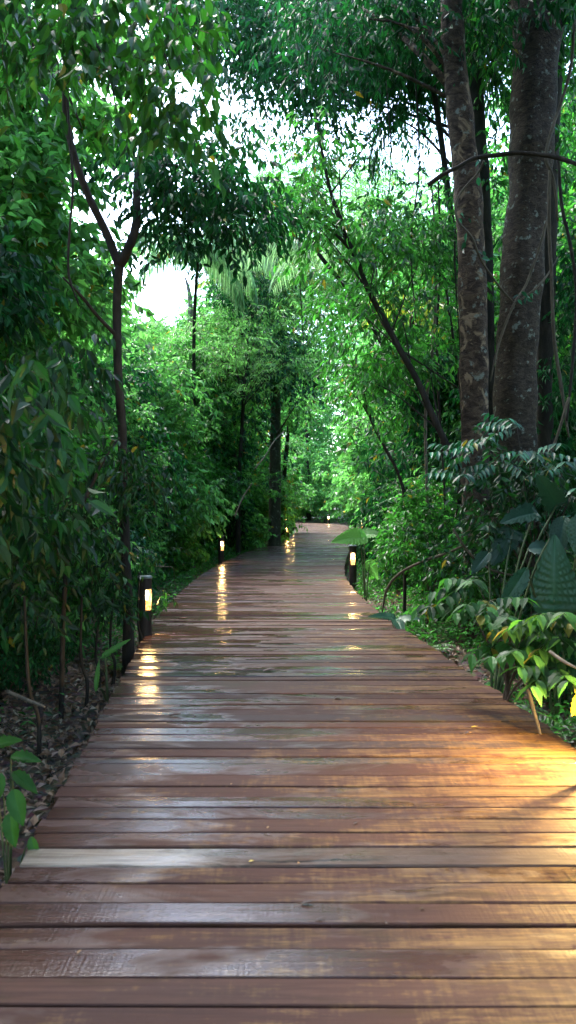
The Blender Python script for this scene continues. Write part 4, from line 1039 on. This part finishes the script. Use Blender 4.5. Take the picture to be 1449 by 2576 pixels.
vine('vine','slanting bare vine low on the right behind the green shrub',[(1430,1000,8.),(1400,1100,8.),(1370,1180,8.),(1300,1270,8.),(1250,1310,8.)],.016,group=VG)
vine('vine','curved bare vine arching down beside the right rim of the deck',[(1180,1365,8.),(1130,1390,8.2),(1070,1410,8.4),(1010,1440,8.6),(975,1480,8.8),(962,1540,9.)],.016,group=VG)
vine('vine','bare vine slanting down to the right below the big trunks',[(1140,1330,7.),(1165,1370,7.),(1200,1410,7.),(1240,1435,7.),(1290,1448,7.)],.012,group=VG)
vine('hanging_vine','thin reddish vine hanging in the left tree',[(155,-20,6.6),(170,150,6.6),(176,300,6.6),(186,470,6.6),(178,580,6.6),(175,690,6.6),(200,770,6.6)],.011,'bark_dark','vine',leafy=0)
vine('hanging_vine','upper left branch slanting across the top left leaves',[(60,40,6.5),(100,150,6.6),(170,240,6.7),(210,330,6.8)],.012,'bark_dark','vine')
vine('bare_branch','pale dry branch caught in the shrubs left of the path',[(640,1180,17),(665,1150,17),(690,1110,17.2),(715,1085,17.4)],.014,'bark_pale','branch')
vine('bare_branch','broken pale twig leaning in the dark shrubs behind the second lamp',[(590,1300,15),(612,1250,15),(635,1215,15)],.014,'bark_pale','branch')
vine('fallen_branch','pale fallen branch lying on the litter at the left',[(15,1740,4.9),(60,1760,4.8),(110,1780,4.7)],.012,'bark_pale','branch')
vine('forked_branch','orange lit bare forked branch at the right edge',[(1385,1640,4.4),(1420,1665,4.3),(1460,1685,4.2)],.01,'bark_pale','branch')
vine('bare_stalk','bare brown stalk slanting out of the ground under the right shrub',[(1305,1655,4.9),(1325,1720,4.85),(1345,1790,4.8),(1362,1850,4.75)],.014,'bark_pale','stem')
for i,(x,r_,lab) in enumerate([(1040,.010,'thin hanging vine left of the leaning tree top'),(970,.007,'fine thread like vine in the bright gap right of centre'),(1150,.012,'vine dropping beside the slim patchy trunk'),(760,.008,'fine vine dangling over the middle of the path trees')]):
    vine('vine',lab,[(x,150+60*i,9.9),(x+12,420,9.9),(x-8,620,9.9),(x+6,820+30*i,9.9)],r_,'bark_dark',group='thin vines hanging in the open gap',leafy=3)

rt=random.Random(31)
for i in range(44):
    side=-1 if i%2 else 1
    Y=rt.uniform(6.2,17); e_=float(edge(LE if side<0 else RE,Y)); X=e_+side*rt.uniform(.5,2.4)
    p=np.array([X,Y,float(gz(X,Y))+rt.uniform(0,1.6)]); d=np.array([rt.uniform(-1,1),rt.uniform(-.5,.5),rt.uniform(.1,1.2)]); pts=[np.zeros(3)]
    for k in range(6):
        d=nrm(d+np.array([rt.gauss(0,.45),rt.gauss(0,.3),rt.gauss(-.05,.35)])); pts.append(pts[-1]+d*rt.uniform(.12,.32))
    g=Geo(); rr_=rt.uniform(.004,.010); add_tube(g,pts,[rr_,rr_*.7,rr_*.3],sides=5,n=3,cap=False)
    o=g.obj('bare_twig',M[rt.choice(['twig','bark_pale','liana'])],label='thin crooked bare twig threading through the undergrowth '+('left' if side<0 else 'right')+' of the boardwalk',cat='twig',group='crooked bare twigs in the undergrowth '+('left' if side<0 else 'right'))
    o.location=p
# ------------------------------------------------------------------ light, sky, camera
SUN_EL,SUN_AZ=math.radians(52),math.radians(-35)     # azimuth from +Y, negative to the left
w=bpy.data.worlds.new('World'); scene.world=w; w.use_nodes=True; nt=w.node_tree
for n_ in list(nt.nodes): nt.nodes.remove(n_)
sky=nt.nodes.new('ShaderNodeTexSky'); sky.sky_type='NISHITA'; sky.sun_disc=False; sky.sun_elevation=SUN_EL; sky.sun_rotation=SUN_AZ
sky.air_density=1.; sky.dust_density=1.2; sky.ozone_density=1.
bg=nt.nodes.new('ShaderNodeBackground'); bg.inputs[1].default_value=.15
ow=nt.nodes.new('ShaderNodeOutputWorld'); nt.links.new(sky.outputs[0],bg.inputs[0]); nt.links.new(bg.outputs[0],ow.inputs[0])
sd=bpy.data.lights.new('sun','SUN'); sd.energy=1.0; sd.angle=math.radians(35); sd.color=(1,.96,.88)
so=bpy.data.objects.new('sun',sd); COL.objects.link(so)
dv=np.array([math.sin(SUN_AZ)*math.cos(SUN_EL),math.cos(SUN_AZ)*math.cos(SUN_EL),math.sin(SUN_EL)])
from mathutils import Vector
so.rotation_euler=Vector(dv).to_track_quat('Z','Y').to_euler()
cd=bpy.data.cameras.new('camera'); co=bpy.data.objects.new('camera',cd); COL.objects.link(co); scene.camera=co
cd.sensor_fit='VERTICAL'; cd.sensor_height=36; cd.lens=36*F/2576; cd.clip_start=.05; cd.clip_end=2000
co.location=(0,0,CH); co.rotation_euler=(math.radians(90)-math.atan((1288-HY)/F),0,0)
cd.dof.use_dof=True; cd.dof.focus_distance=10.; cd.dof.aperture_fstop=3.2
vs=scene.view_settings; vs.view_transform='Standard'; vs.look='None'; vs.exposure=EXPO if 'EXPO' in globals() else 3.62; vs.gamma=1
scene.render.engine='CYCLES'
cy=scene.cycles; cy.max_bounces=6; cy.diffuse_bounces=4; cy.glossy_bounces=3; cy.transmission_bounces=3; cy.transparent_max_bounces=6
cy.use_denoising=True; cy.sample_clamp_indirect=6; cy.sample_clamp_direct=0
print('tris',sum(len(me.polygons) for me in bpy.data.meshes),'objects',len(scene.objects))
